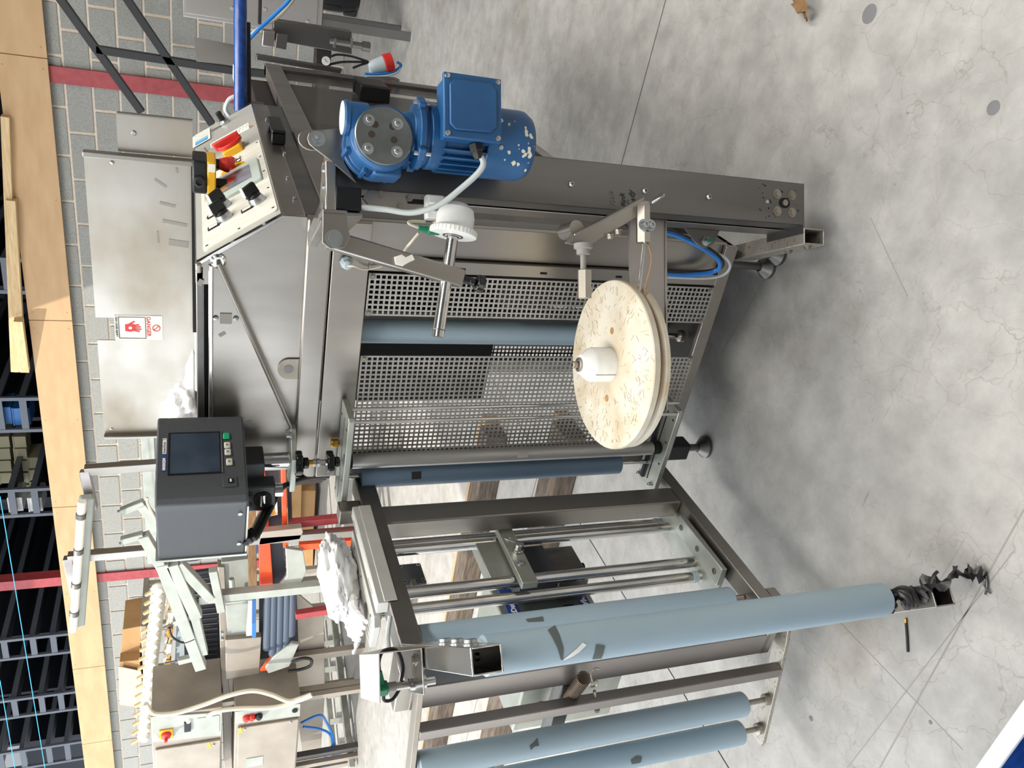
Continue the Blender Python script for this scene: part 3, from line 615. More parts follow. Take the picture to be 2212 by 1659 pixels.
# cables from the controller
cb1 = [cpt(.03, .15, -.004), cpt(.0, .135, -.012), at(590, 1075, Y=1.30), at(610, 1052, Y=1.32), at(650, 1038, Y=1.36), at(700, 1033, Y=1.44)]
hose = thing('controller_cables', (-1.03, 1.3, 1.0), 'black cables curving down from the coder control box past the machine corner', 'cable')
for k, (dx, dz, r) in enumerate(((0, 0, .006), (.004, -.008, .005), (-.006, .006, .0045))):
    MB().tube(spline([p+V((dx, 0, dz)) for p in cb1]), r, 10).build('cable', 'cable_black', hose)
MB().tube(spline([cpt(.0, .135, -.012), at(565, 1112, Y=1.28), at(590, 1075, Y=1.30)], 6)[2:9], .0075, 12).build('sleeve', 'cable_cream', hose)

# ================================================================== portal frame with slide rods
fr = thing('web_frame', (-1.03, 1.1, .1), 'steel portal frame with chrome slide rods standing out from the machine', 'frame')
MB().box((-1.045, .850, .859), (-1.0, 1.345, .897)).build('top_beam', 'frame_steel', fr, .002)
MB().box((-1.055, .868, .146), (-1.012, 1.345, .176)).build('bottom_beam', 'steel', fr, .002)
MB().box((-1.056, 1.196, .176), (-1.014, 1.25, .866)).build('post', 'steel', fr, .003)
MB().box((-1.185, .852, .135), (-1.09, .905, .868)).build('near_post', 'frame_steel', fr, .003) if False else None
nearp = MB().channel((-1.115, .885, .135), (-1.115, .885, .872), .052, .05, .003, (0, 1, 0)).build('near_post', 'steel_side', fr, .001)
MB().box((-1.143, .862, .868), (-1.045, .912, .897)).build('cross_head', 'steel', fr, .002)
MB().box((-1.143, .86, .122), (-1.012, .912, .146)).build('cross_foot', 'steel', fr, .002)
for y, r, m in ((1.235, .0115, 'steel_bright'), (1.203, .0115, 'chrome'), (1.084, .0125, 'chrome'), (1.054, .0115, 'steel_bright')):
    x = -1.094 if m == 'chrome' else -1.108
    rd = MB().cyl((x, y, .182), (x, y, .885), r, n=24).build('slide_rod', m, fr)
    if m != 'chrome': MB().cyl((x, y, .19), (x, y, .203), r*1.12, n=24).build('end_ring', 'pvc_end', rd)
sp1 = MB().box((-1.125, .99, .176), (-1.045, 1.25, .184)).build('base_plate', 'aluminium', fr, .001)
sp2 = MB().box((-1.068, .985, .184), (-1.024, 1.165, .197)).build('slide_plate', 'aluminium', fr, .0015)
for y in (1.005, 1.075, 1.145): MB().socket((-1.046, y, .197), (0, 0, 1), .004, .0008).build('socket_screw', 'steel_dark', sp2)
# top tray and bearing plate over the rods
tr = MB().prism([(-1.022, 1.235, .897), (-1.0, 1.235, .897), (-.998, 1.235, .900), (-.998, 1.235, .916), (-1.0, 1.235, .9175), (-1.022, 1.235, .9175)], (0, -.262, 0)).build('tray', 'plate_metal', fr, .001)
MB().box((-.999, .975, .882), (-.9965, 1.235, .905)).build('tray_skirt', 'plate_metal', tr, .001)
for y in (1.19, 1.03): MB().box((-1.014, y-.02, .9174), (-1.0125, y+.02, .9185)).build('wire_tie', 'steel_bright', tr)
bpl = MB().prism([(-1.135, 1.235, .900), (-1.058, 1.235, .900), (-1.058, 1.0, .900), (-1.075, .99, .900), (-1.135, 1.0, .900)], (0, 0, .013)).build('bearing_plate', 'plate_metal', fr, .0015)
MB().cyl((-1.098, 1.055, .9128), (-1.098, 1.055, .9138), .015, n=24).build('bearing_hole', 'steel_dark', bpl)
for y in (1.2, 1.12, 1.02): MB().cyl((-1.075, y, .9128), (-1.075, y, .9134), .003, n=10).build('hole', 'slot_black', bpl)
MB().box((-1.045, 1.238, .897), (-1.012, 1.272, .94)).build('spacer_block', 'steel', fr, .002)
# clamp bar across the two chrome rods, with tommy-bar screw
cbm = MB().box((-1.078, 1.045, .578), (-1.062, 1.215, .612)).build('clamp_bar', 'aluminium', fr, .0015)
for y in (1.10, 1.175): MB().socket((-1.061, y, .595), (1, 0, 0), .005, .001).build('socket_screw', 'zinc', cbm)
ts = MB().lathe((-1.061, 1.137, .589), (1, 0, 0), [(.011, 0), (.011, .003), (.009, .004), (.009, .018), (.007, .019)], 18).build('clamp_screw', 'chrome', cbm)
MB().cyl((-1.048, 1.137, .580), (-1.048, 1.162, .612), .0022, n=10).build('tommy_bar', 'chrome', ts)
MB().box((-1.115, 1.09, .60), (-1.085, 1.205, .66)).build('carriage_plate', 'aluminium', fr, .002)
# print head carried behind the rods
ph = thing('print_head', (-1.2, 1.12, .40), 'grey thermal print head with blue label bands behind the chrome rods', 'print head')
MB().box((-1.17, 1.10, .50), (-1.11, 1.20, .585)).build('head_block', 'dark_face', ph, .002)
MB().box((-1.175, 1.095, .43), (-1.115, 1.195, .50)).build('head_slide', 'steel_dark', ph, .002)
MB().cyl((-1.14, 1.15, .415), (-1.14, 1.15, .43), .01, n=16).build('head_knob', 'black_plastic', ph)
hb = MB().box((-1.35, .93, .40), (-1.19, 1.20, .62)).build('cassette', 'aluminium', ph, .004)
X_ = -1.189
l1 = at(1110, 1322, X=X_); l2 = at(1262, 1303, X=X_)
b1 = MB().box((X_-.001, .93, l1.z-.013), (X_+.0015, 1.20, l1.z+.013)).build('label_band', 'blue_label', hb)
text('label_word', 'SmartDate', .0165, (X_+.0022, 1.050, l1.z-.006), (0, 1, 0), (0, 0, 1), 'white_print', b1, .0003, bold=.0004)
b2 = MB().box((X_-.001, .93, l2.z-.012), (X_+.0015, 1.20, l2.z+.012)).build('label_band', 'blue_label', hb)
text('label_word', 'MARKEM', .0185, (X_+.0022, 1.112, l2.z+.006), (0, -1, 0), (0, 0, -1), 'white_print', b2, .0003, shear=.2, bold=.0005)
MB().box((X_-.001, .93, l2.z+.012), (X_+.001, 1.20, l1.z-.013)).build('cassette_panel', 'tape_dark', hb)
kb = MB().box((-1.19, 1.02, .475), (-1.15, 1.06, .50)).build('latch_block', 'black_plastic', ph, .002)
sb = thing('junction_box', (-1.14, 1.16, .765), 'small grey box with black lid and four screws between the chrome rods', 'junction box')
MB().box((-1.165, 1.135, .772), (-1.13, 1.195, .826)).build('body', 'aluminium', sb, .002)
jl = MB().box((-1.13, 1.136, .774), (-1.122, 1.194, .824)).build('lid', 'printer_grey', sb, .003)
for y in (1.143, 1.187):
    for z in (.781, .817): MB().lathe((-1.122, y, z), (1, 0, 0), [(.004, 0), (.004, .001), (.0022, .001), (.002, -.001)], 12).build('screw', 'zinc', jl)
MB().box((-1.155, 1.10, .80), (-1.11, 1.136, .81)).build('bracket', 'steel', sb)

# ---- rollers at the near end and the stub tubes that carry one of them
def roller(p, z0, z1, r, name, parent, m='pvc_blue', shaft=(0, 0), ends=True):
    o = MB().lathe((p[0], p[1], z0), (0, 0, 1), [(r*.9, 0), (r, .003), (r, z1-z0-.003), (r*.9, z1-z0)], 32).build(name, m, parent)
    if shaft[0] or shaft[1]: MB().cyl((p[0], p[1], z0-shaft[0]), (p[0], p[1], z1+shaft[1]), .0055, n=12).build('shaft', 'steel_worn', o)
    if ends: MB().cyl((p[0], p[1], z1-.004), (p[0], p[1], z1+.003), r*.82, n=24).build('end_cap', 'pvc_end', o)
    return o
roller((-1.045, .925), .208, .853, .024, 'blue_roller', fr, shaft=(.03, .015))
E1v = V((.74, -.67, 0)).normalized()
tb0, tb1 = V((-.995, .855, .880)), V((-.737, .608, .880))
tstub = MB().channel(tb0, tb1, .033, .040, .0025).build('upper_stub_tube', 'steel_bright', fr, .001)
ax_ = (tb1-tb0).normalized(); sd_ = ax_.cross(V((0, 0, 1)))
bb0, bb1 = V((-1.06, .872, .08)), V((-.776, .640, .08))
MB().channel(bb0, bb1, .037, .042, .0025).build('lower_stub_tube', 'steel', fr, .001)
ax2 = (bb1-bb0).normalized()
rb = V((-.806, .672, 0))
R2 = roller((rb.x, rb.y), .162, .855, .0265, 'blue_roller', fr, shaft=(.062, .01))
for k in range(3):
    c = tb0.lerp(tb1, .55+.16*k)
    MB().lathe(c-sd_*(.0165)+V((0, 0, .004)), -sd_, [(.010, 0), (.010, .002), (.0085, .003), (.0085, .007), (.006, .008)], 18).build('bolt', 'zinc', tstub)
def skin(p, r, pairs, name, m, par, nx=6):
    """tape stuck on a vertical roller: a strip given by pairs of opposite edge spots"""
    d = V((-p[0], -p[1], 0)); dist = d.length; d.normalize(); side = V((-d.y, d.x, 0)); vs = []; fs = []
    fine = [tuple(tuple(a_+(b_-a_)*j/5 for a_, b_ in zip(u_, v_)) for u_, v_ in zip(q0, q1)) for q0, q1 in zip(pairs, pairs[1:]) for j in range(5)]+[pairs[-1]]; pairs = fine
    for (xa_, ya_), (xb_, yb_) in pairs:
        for k in range(nx+1):
            x, y = xa_+(xb_-xa_)*k/nx, ya_+(yb_-ya_)*k/nx
            ray = RA*((829.5-y)/FPX) - UA*((x-1106)/FPX) + FA
            q = EYEV + ray*(d.dot(V((p[0], p[1], EYE))-EYEV)/d.dot(ray)); l = max(-r*.97, min(r*.97, (q-V((p[0], p[1], 0))).dot(side))); f = math.sqrt(r*r-l*l)
            c = V((p[0], p[1], 0)); n = side*l + d*f
            vs.append(c + n*(1+.0009/r) + V((0, 0, q.z+f*(EYE-q.z)/dist)))
    for i in range(len(pairs)-1):
        for k in range(nx): a_ = i*(nx+1)+k; fs.append((a_, a_+1, a_+nx+2, a_+nx+1))
    return MB().add(vs, fs).build(name, m, par)
b2p = (rb.x, rb.y)
skin(b2p, .0265, [((1183, 1362), (1199, 1352)), ((1193, 1378), (1208, 1372)), ((1204, 1400), (1216, 1398)), ((1211, 1424), (1216, 1424))], 'tape_remnant', 'tape_dark', R2)
skin(b2p, .0265, [((1215, 1425), (1220, 1424)), ((1232, 1411), (1236, 1417)), ((1246, 1400), (1251, 1408)), ((1258, 1388), (1267, 1393))], 'white_tape', 'white_plastic', R2)
skin(b2p, .0265, [((1287, 1391), (1306, 1394)), ((1284, 1408), (1303, 1409)), ((1279, 1423), (1299, 1421))], 'tape_remnant', 'tape_dark', R2)
skin((-1.045, .925), .024, [((1135, 1338), (1172, 1332)), ((1140, 1344), (1175, 1342))], 'tape_remnant', 'tape_dark', fr)
# folded sensor bracket on the near head, with proximity sensor
ub = thing('sensor_bracket', (-.92, .77, .895), 'folded steel bracket holding a sensor with green plug above the near roller', 'bracket')
zb, zc = .902, .965
bpz = [at(852, 1396, Z=zb), at(912, 1400, Z=zb), at(918, 1501, Z=zb), at(887, 1495, Z=zb)]
tpz = [at(776, 1413, Z=zc), at(817, 1411, Z=zc), at(819, 1519, Z=zc), at(779, 1508, Z=zc)]
MB().prism(bpz, (0, 0, .002)).build('base_flange', 'steel_bright', ub, .0005)
MB().prism(tpz, (0, 0, -.002)).build('top_flange', 'plate_metal', ub, .0005)
MB().prism([tpz[0], tpz[1], bpz[1], bpz[0]], (-.002, 0, 0)).build('side_web', 'steel_worn', ub, .0005)
xa, xb, UY = bpz[1].x, bpz[2].x, bpz[1].y+.01
sc0 = at(892, 1477, Z=zb)
MB().hexbolt(at(896, 1425, Z=zb+.002), (0, 0, 1), .006, .004).build('bolt', 'steel_worn', ub)
sc = V((sc0.x, sc0.y, 0))
MB().lathe((sc.x, sc.y, .868), (0, 0, 1), [(.006, 0), (.006, .014), (.0095, .0145), (.0095, .019), (.0065, .0195), (.0065, .028), (.0095, .036), (.0095, .041), (.0065, .0415), (.0065, .060)], 18).build('sensor', 'chrome', ub)
MB().cyl((sc.x, sc.y, .928), (sc.x, sc.y, .941), .0072, n=18).build('sensor_nut', 'tape_grey', ub)
gp_ = MB().box((sc.x-.008, sc.y-.009, .940), (sc.x+.008, sc.y+.009, .957)).build('plug', 'green_plug', ub, .003)
MB().tube(spline([(sc.x+.016, sc.y+.010, .951), (sc.x+.034, sc.y+.02, .953), (sc.x+.045, sc.y+.03, .945), (sc.x+.042, sc.y+.03, .925), (sc.x+.018, sc.y+.02, .915), (sc.x-.008, sc.y+.012, .917)]), .0026, 8).build('lead', 'black_rubber', gp_)
MB().tube(spline([(sc.x-.006, sc.y, .945), (sc.x-.022, sc.y-.004, .944), (sc.x-.028, sc.y, .93), (sc.x-.020, sc.y+.01, .918)]), .0026, 8).build('lead', 'black_rubber', gp_)
MB().tube([(sc.x+.006, sc.y+.004, .950), (sc.x+.022, sc.y+.013, .952)], [.0055, .0035], 10).build('strain_relief', 'green_plug', gp_)
MB().tube(spline([at(843, 1330, Y=.92), at(838, 1372, Y=.90), at(840, 1405, Y=.87)]), .004, 8).build('cable', 'cable_grey', ub)

# ---- dancer arm: flat bars, two blue rollers, spring
da = thing('dancer_arm', (-1.2, .83, .1), 'swinging dancer arm of flat bars carrying two blue rollers at the left', 'roller arm')
MB().prism([(-1.04, .845, .858), (-1.36, .795, .858), (-1.36, .822, .858), (-1.04, .872, .858)], (0, 0, .010)).build('upper_bar', 'steel_worn', da, .001)
MB().prism([(-1.02, .875, .096), (-1.10, .845, .096), (-1.34, .792, .096), (-1.352, .795, .096), (-1.352, .822, .096), (-1.11, .880, .096), (-1.06, .905, .096)], (0, 0, .009)).build('lower_plate', 'steel_spot', da, .001)
MB().box((-1.178, .825, .105), (-1.156, .846, .858)).build('tie_bar', 'steel_side', da, .0015)
for p, z0 in (((-1.245, .826), .167), ((-1.318, .812), .157)):
    r_ = roller(p, z0, .852, .0245, 'blue_roller', da, shaft=(.055, .012))
    MB().lathe((p[0], p[1], .105), (0, 0, 1), [(.012, 0), (.012, .010), (.006, .012)], 16).build('collar', 'steel_worn', r_)
skin((-1.245, .826), .0245, [((1144, 1610), (1146, 1620)), ((1153, 1603), (1155, 1612)), ((1160, 1594), (1164, 1611))], 'tape_remnant', 'tape_dark', da)
skin((-1.318, .812), .0245, [((1362, 1641), (1364, 1650)), ((1374, 1632), (1378, 1648)), ((1386, 1634), (1384, 1646))], 'tape_remnant', 'tape_dark', da)
# tension spring and eye bolt
s0, s1 = at(1228, 1510, Y=.862), at(1262, 1464, Y=.825)
sb_ = MB(); axs = (s1-s0).normalized(); a = axs.orthogonal().normalized(); b = axs.cross(a); L = (s1-s0).length
sb_.tube([s0+axs*(L*i/180)+(a*cos(i*.628)+b*sin(i*.628))*.0115 for i in range(181)], .0016, 5)
sb_.build('tension_spring', 'spring_brown', da)
e0, e1 = at(1282, 1478, Y=.835), at(1290, 1535, Y=.835)
eb_ = MB().cyl(e0+(e1-e0)*.25, e1, .003, n=10).build('eye_bolt', 'steel_worn', da)
MB().tube([e0+V((cos(2*pi*i/20)*.008, 0, sin(2*pi*i/20)*.008)) for i in range(21)], .0022, 6).build('eye', 'steel_worn', eb_)
hk = at(1276, 1455, Y=.835)
MB().tube(spline([e0, hk+V((.0, 0, 0)), hk+V((.012, 0, -.006)), hk+V((.008, 0, -.016))]), .0016, 6).build('spring_hook', 'steel_worn', da)
for f in (.55, .92): MB().lathe(e0.lerp(e1, f), e1-e0, [(.006, 0), (.006, .006)], 6).build('nut', 'zinc', eb_)
MB().box((-1.34, .868, .548), (-1.135, .90, .578)).build('spring_lug', 'steel_dark', fr, .002)
sr_ = at(1165, 1522, Y=.86); MB().lathe(sr_, (0, -1, 0), [(.010, 0), (.010, .003), (.004, .004), (.004, .02)], 16).build('stop_stud', 'zinc', fr)
# ================================================================== reel unwinder, turned 30 degrees to the machine
UO = V((-.357, 1.218, 0)); UE1 = V((cos(pi/6), .5, 0)); UE2 = V((-.5, cos(pi/6), 0))
UM = Matrix(((UE1.x, UE2.x, 0, UO.x), (UE1.y, UE2.y, 0, UO.y), (0, 0, 1, 0), (0, 0, 0, 1)))
def ul(a, b, z): return UM @ V((a, b, z))
def UB(): return MB(UM)
unw = thing('reel_unwinder', ul(.04, .05, 0), 'tall steel column unwinder with a horizontal reel arm at the right front', 'unwinder')
# column: front and rear folded channels with a slot between them on the left
fc = MB(UM); T = .0025
fc.box((-.004, 0, .1), (.077, T, 1.0)); fc.box((-.004, 0, .1), (-.004+T, .042, 1.0)); fc.box((.077-T, 0, .1), (.077, .106, 1.0))
col = fc.build('front_channel', 'steel_dark', unw, .004)
rc = MB(UM); rc.box((-.004, .058, .1), (-.004+T, .106, 1.0)); rc.box((-.004, .106-T, .1), (.077, .106, 1.0)); rc.build('rear_channel', 'steel_side', unw, .002)
MB(UM).box((.002, .040, .1), (.012, .06, 1.0)).build('slot_dark_strip', 'slot_black', unw)  # black strip in the slot, stands in for the dark gap
MB(UM).box((-.004, 0, .998), (.077, .106, 1.001)).build('column_cap', 'steel', unw)
MB(UM).box((-.02, .0, .098), (.077, .106, .101)).build('column_base', 'steel_dark', unw)
fn = -UE2
for z in (.60, .455, .32): MB().lathe(ul(.034, 0, z), fn, [(.0055, 0), (.0052, .003), (.0036, .005), (.0026, .005), (.0024, .001)], 14).build('button_screw', 'zinc', col)
for a, z in ((.052, .163), (.052, .128), (.019, .163), (.019, .128)): MB().hexbolt(ul(a, 0, z), fn, .0062, .005).build('bolt', 'steel_worn', col)
MB().lathe(ul(.035, 0, .188), fn, [(.004, 0), (.0035, .003), (.002, .003)], 10).build('button_screw', 'zinc', col)
sl_ = [ul(.036+.010*cos(t), -.0004, .146+.0135*sin(t)) for t in [2*pi*i/18 for i in range(18)]]
so = MB().prism(sl_, UE2*.0006).build('bearing_slot', 'slot_black', col); MB().lathe(ul(.036, -.001, .146), fn, [(.006, 0), (.006, .003), (.003, .003)], 16).build('shaft_end', 'steel_worn', so)
rnd = random.Random(3)
for i in range(26):
    a, z = rnd.uniform(.004, .07), rnd.uniform(.11, .205); r = rnd.uniform(.0008, .002)
    MB().cyl(ul(a, .0004, z), ul(a, -.0003, z), r, n=7).build('rust_pit', 'slot_black', col)
text('hand_note', 'Pink', .015, ul(.0015, -.0008, .4905), UE1+V((0, 0, .25)), (0, 0, 1), 'ink', col, .0002, shear=.25)
text('hand_note', 'Lady', .015, ul(.0055, -.0008, .472), UE1+V((0, 0, .25)), (0, 0, 1), 'ink', col, .0002, shear=.25)
text('hand_note', 'Gala', .015, ul(.003, -.0008, .512), UE1+V((0, 0, .25)), (0, 0, 1), 'ink_faint', col, .0002, shear=.25)
MB(UM).box((-.002, -.0006, .4885), (.016, .0, .4895)).build('note_rule', 'ink', col)
# foot tube running back to the machine base
MB().channel(ul(-.0245, -.002, .075), ul(-.0245, .215, .075), .031, .05, .0025).build('foot_tube', 'steel_spot', unw, .001)
for b in (.02, .075): MB().hexbolt(ul(-.0405, b, .072), -UE1, .006, .005).build('bolt', 'steel_worn', unw)
foot(ul(-.0245, .19, 0).x, ul(-.0245, .19, 0).y, .05, unw)
# head bracket: tube lying across the column top, black cap box, gusset plate with slots
MB(UM).box((-.05, -.022, .972), (.045, .004, 1.022)).build('head_bracket', 'steel_bright', unw, .003) if False else None
hbk = MB().prism([ul(.036, .012, 1.002), ul(.030, -.022, 1.002), ul(-.05, -.022, 1.002), ul(-.066, .19, 1.002), ul(-.04, .19, 1.002), ul(-.02, .04, 1.002)], (0, 0, .016)).build('head_bracket', 'steel_bright', unw, .002)
for a in (.02, -.005, -.035): MB().lathe(ul(a, -.008, 1.018), (0, 0, 1), [(.0055, 0), (.005, .003), (.001, .0035)], 12).build('button_screw', 'zinc', hbk)
MB(UM).box((-.052, -.02, .962), (-.044, .19, 1.004)).build('side_rail', 'steel', unw, .002)
bx = MB(UM).box((-.042, -.022, .964), (-.007, .02, 1.003)).build('terminal_cap', 'black_plastic', unw, .002)
gs = MB().prism([ul(-.004, -.003, .949), ul(-.004, -.003, .815), ul(-.016, -.003, .828), ul(-.036, -.003, .90), ul(-.036, -.003, .943), ul(-.018, -.003, .96)], UE2*.003).build('gusset', 'steel', unw, .001)
for a, z in ((-.010, .930), (-.012, .885), (-.026, .90)): MB().hexbolt(ul(a, -.003, z), fn, .004, .004).build('bolt', 'steel_worn', gs)
for dz in (0, .008, .016): MB(UM).box((-.021+dz*.3, -.0036, .845+dz*.2), (-.018+dz*.3, -.0029, .888)).build('slot', 'slot_black', gs)
# pivot link and idler arm
piv = ul(-.091, -.03, 1.010)
MB().prism([ul(-.052, -.047, 1.026), ul(-.052, -.047, .992), ul(-.088, -.047, .986), ul(-.104, -.047, .995), ul(-.106, -.047, 1.016), ul(-.098, -.047, 1.027)], UE2*.004).build('pivot_link', 'steel', unw, .001)
MB(UM).box((-.056, -.047, .990), (-.048, .0, 1.026)).build('link_web', 'steel', unw, .001)
MB().hexbolt(piv+fn*.017, fn, .009, .008).build('pivot_bolt', 'zinc', unw)
aend = ul(-.140, -.03, .806)
MB().bar(piv+V((0, 0, .008))+UE1*.002, aend, .020, .028, UE1).build('idler_arm', 'steel', unw, .003)
ptag = piv.lerp(aend, .52)+fn*.0105
MB().prism([ptag+UE1*a_+V((0, 0, z_)) for a_, z_ in ((-.007, .013), (.004, .015), (.008, .004), (.004, -.002), (.009, -.012), (.001, -.016), (-.004, -.006), (-.009, .002))], fn*.004).build('label_remnant', 'paper', unw)
kd = (aend-piv).normalized()
starknob(aend+kd*.022, kd, unw, .013)
MB().cyl(aend-kd*.004, aend+kd*.02, .006, n=12).build('knob_stem', 'black_plastic', unw)
r0, r1 = ul(-.060, -.03, .820), ul(-.232, -.03, .848); rdv = (r1-r0).normalized()
rod = MB().cyl(r0, r1, .0093, n=22).build('idler_rod', 'chrome', unw)
MB().cyl(r1-rdv*.012, r1-rdv*.0105, .0105, n=22).build('circlip', 'steel_dark', rod)
cup = MB().lathe(r0+rdv*.012, -rdv, [(.010, -.002), (.017, -.001), (.037, 0), (.0375, .006), (.037, .009), (.030, .010), (.030, .030), (.027, .042), (.018, .050), (.002, .053)], 36).build('idler_cup', 'white_plastic', unw)
for i in range(36):
    t = 2*pi*i/36; a = rdv.orthogonal().normalized(); b = rdv.cross(a); d = a*cos(t)+b*sin(t); c = r0+rdv*.0075+d*.0374
    MB().obox(c, d*.0006, rdv*.0035, rdv.cross(d)*.0009).build('knurl', 'paper', cup, smooth=False)
MB().lathe(r0+rdv*.0125, rdv, [(.0165, 0), (.0165, .0012), (.013, .0014), (.013, .0004), (.0105, .0004), (.0105, .002)], 24).build('bearing', 'steel_dark', cup)
# reel arm, brake plate, turntable and hub
beam = MB(UM).box((-.36, .048, .380), (-.002, .054, .458)).build('reel_arm', 'steel_side', unw, .001)
MB(UM).box((-.36, .045, .380), (-.002, .075, .384)).build('arm_flange', 'steel', beam, .001)
DC = ul(-.274, .05, 0); dz = .476
disc = thing('reel_turntable', DC+V((0, 0, dz-.012)), 'round scuffed cream reel disc lying flat on the unwinder arm', 'reel disc')
ds = MB().lathe(DC+V((0, 0, dz)), (0, 0, 1), [(.03, -.010), (.148, -.010), (.151, -.008), (.151, -.001), (.146, .001), (.1435, .004), (.1435, .010), (.146, .012), (.1535, .013), (.1535, .023), (.152, .025), (.03, .0252)], 72).build('disc', 'cream', disc)
MB().lathe(DC+V((0, 0, dz)), (0, 0, 1), [(.1436, .003), (.1437, .0105)], 72).build('groove', 'tape_tan', ds)
for t in (.35, .35+pi):
    c = DC+V((.062*cos(t), .062*sin(t), dz+.0252)); MB().cyl(c, c+V((0, 0, .0004)), .0065, n=16).build('dowel_hole', 'tape_tan', ds)
zt_ = dz+.0254; rnd = random.Random(11)
sc_ = MB()
for i in range(240):                                       # fine cuts and scuffs in the surface
    r, t = .04+.108*math.sqrt(rnd.random()), rnd.uniform(0, 2*pi); ln = rnd.uniform(.004, .016); a = t+rnd.gauss(0, .7)
    p = DC+V((r*cos(t), r*sin(t), zt_)); d = V((cos(a), sin(a), 0))*ln/2
    if ((p+d)-DC).to_2d().length < .15: sc_.bar(p-d, p+d, .00045, .0003)
tag(sc_.build('scuff_marks', 'cream_scratch', ds, smooth=False), kind='stuff')
hub = MB().lathe(DC+V((0, 0, zt_)), (0, 0, 1), [(.031, 0), (.031, .036), (.030, .042), (.018, .058), (.012, .060)], 40).build('hub', 'white_plastic', disc)
for t in (.4, .4+2*pi/3, .4+4*pi/3):
    d = V((cos(t), sin(t), 0)); MB().obox(DC+d*.0309+V((0, 0, zt_+.020)), d*.0004, V((0, 0, .020)), V((-d.y, d.x, 0))*.0006).build('jaw_gap', 'ink_faint', hub)
MB().lathe(DC+V((0, 0, zt_)), (0, 0, 1), [(.013, .0595), (.013, .063), (.009, .064), (.009, .062), (.0065, .062), (.0065, .074), (.0055, .075), (.003, .075), (.0028, .070)], 22).build('hub_screw', 'steel_worn', disc)
# brake lever plate with collars, hex standoffs and brake wire
zp_ = [ul(-.071, -.02, .622), ul(-.053, -.02, .606), ul(.006, -.045, .497), ul(.004, -.05, .474), ul(-.010, -.045, .474), ul(-.076, -.02, .583)]
lev = MB().prism(zp_, UE2*.004).build('brake_lever', 'steel', unw, .001)
MB().bar(ul(-.060, -.032, .615), ul(.004, -.058, .497), .004, .03, UE2).build('lever_flange', 'steel', lev, .0015)
MB().bar(ul(.000, -.060, .478), ul(.012, -.075, .462), .004, .026, UE2).build('lever_tip', 'steel_bright', lev, .0015)
for f in (.35, .48): MB().hexbolt(ul(-.073, -.024, .583).lerp(ul(-.010, -.045, .474), f)-UE1*.004+V((0, 0, -.002)), -UE1, .0055, .007).build('bolt', 'steel_worn', lev)
MB().cyl(ul(-.045, .02, .604), ul(-.045, -.02, .600), .014, n=22).build('lever_pivot', 'steel', lev)
MB().lathe(ul(-.072, -.03, .593), -UE1, [(.016, 0), (.016, .008), (.0115, .010), (.0115, .018), (.005, .019), (.005, .048)], 20).build('collar', 'tape_grey', lev)
MB().lathe(ul(-.117, -.03, .591), -UE1, [(.0125, 0), (.0125, .047)], 6).build('hex_standoff', 'steel_worn', lev)
hx2 = MB().lathe(ul(-.006, -.05, .489), -UE1, [(.0125, 0), (.0125, .062)], 6).build('hex_standoff', 'steel_worn', lev)
for dz_ in (.0, .012): MB().socket(ul(-.040, -.063, .495-dz_), fn, .006, .008).build('socket_screw', 'zinc', hx2)
MB().cyl(ul(-.066, -.05, .486), ul(-.19, -.02, .486), .003, n=10).build('standoff_rod', 'chrome', lev)
wire = [ul(-.066, -.048, .480), ul(-.10, -.06, .479), ul(-.135, -.068, .477)]
for i in range(10):
    t = radians(-62+i*14); wire.append(DC+V((cos(t+pi/6), sin(t+pi/6), 0))*.1455+V((0, 0, dz+.008)))
MB().tube(spline([wire[0], wire[1], DC+(UE1*cos(radians(-38))+UE2*sin(radians(-38)))*.1460+V((0, 0, dz+.007))]+[DC+(UE1*cos(radians(-38-14*i))+UE2*sin(radians(-38-14*i)))*.1455+V((0, 0, dz+.007)) for i in range(1, 8)]), .0013, 6).build('brake_wire', 'tape_tan', lev)
# triangular lug low on the column
tl = MB().prism([ul(-.004, .10, .305), ul(-.004, .10, .222), ul(-.030, .10, .235), ul(-.040, .10, .252), ul(-.040, .10, .266), ul(-.030, .10, .282)], UE2*.003).build('lug', 'steel_dark', unw, .001)
MB().lathe(ul(-.028, .10, .258), fn, [(.009, 0), (.009, .003), (.006, .004), (.006, .014)], 16).build('air_fitting', 'zinc', tl)
MB().cyl(ul(-.028, .086, .258), ul(-.028, .083, .258), .0045, n=12).build('green_ring', 'green_plug', tl)
# air hoses looping low between column and machine
def hose_thing(name, label, pts, r, m):
    t = thing(name, pts[len(pts)//2], label, 'hose'); MB().tube(spline(pts), r, 10).build('tube', m, t); return t
A = lambda x, y, e: at(x, y, Y=e)
hose_thing('air_hose', 'blue air hose looping behind the reel arm near the machine foot', [A(1436, 502, 1.335), A(1470, 512, 1.33), A(1515, 535, 1.32), A(1550, 560, 1.32), A(1553, 580, 1.325), A(1530, 590, 1.335), A(1480, 594, 1.345), A(1436, 592, 1.35)], .0045, 'cable_blue')
hose_thing('air_hose', 'black air hose running beside the blue hose loop by the machine foot', [A(1436, 497, 1.342), A(1480, 512, 1.338), A(1522, 532, 1.332), A(1556, 557, 1.33), A(1558, 577, 1.335), A(1520, 587, 1.347), A(1436, 587, 1.352)], .004, 'cable_black')
hose_thing('air_hose', 'clear air hose forming the outermost loop by the machine foot', [A(1545, 548, 1.335), A(1566, 556, 1.33), A(1577, 575, 1.332), A(1562, 594, 1.34), A(1520, 601, 1.348), A(1440, 598, 1.352)], .003, 'cable_clear')

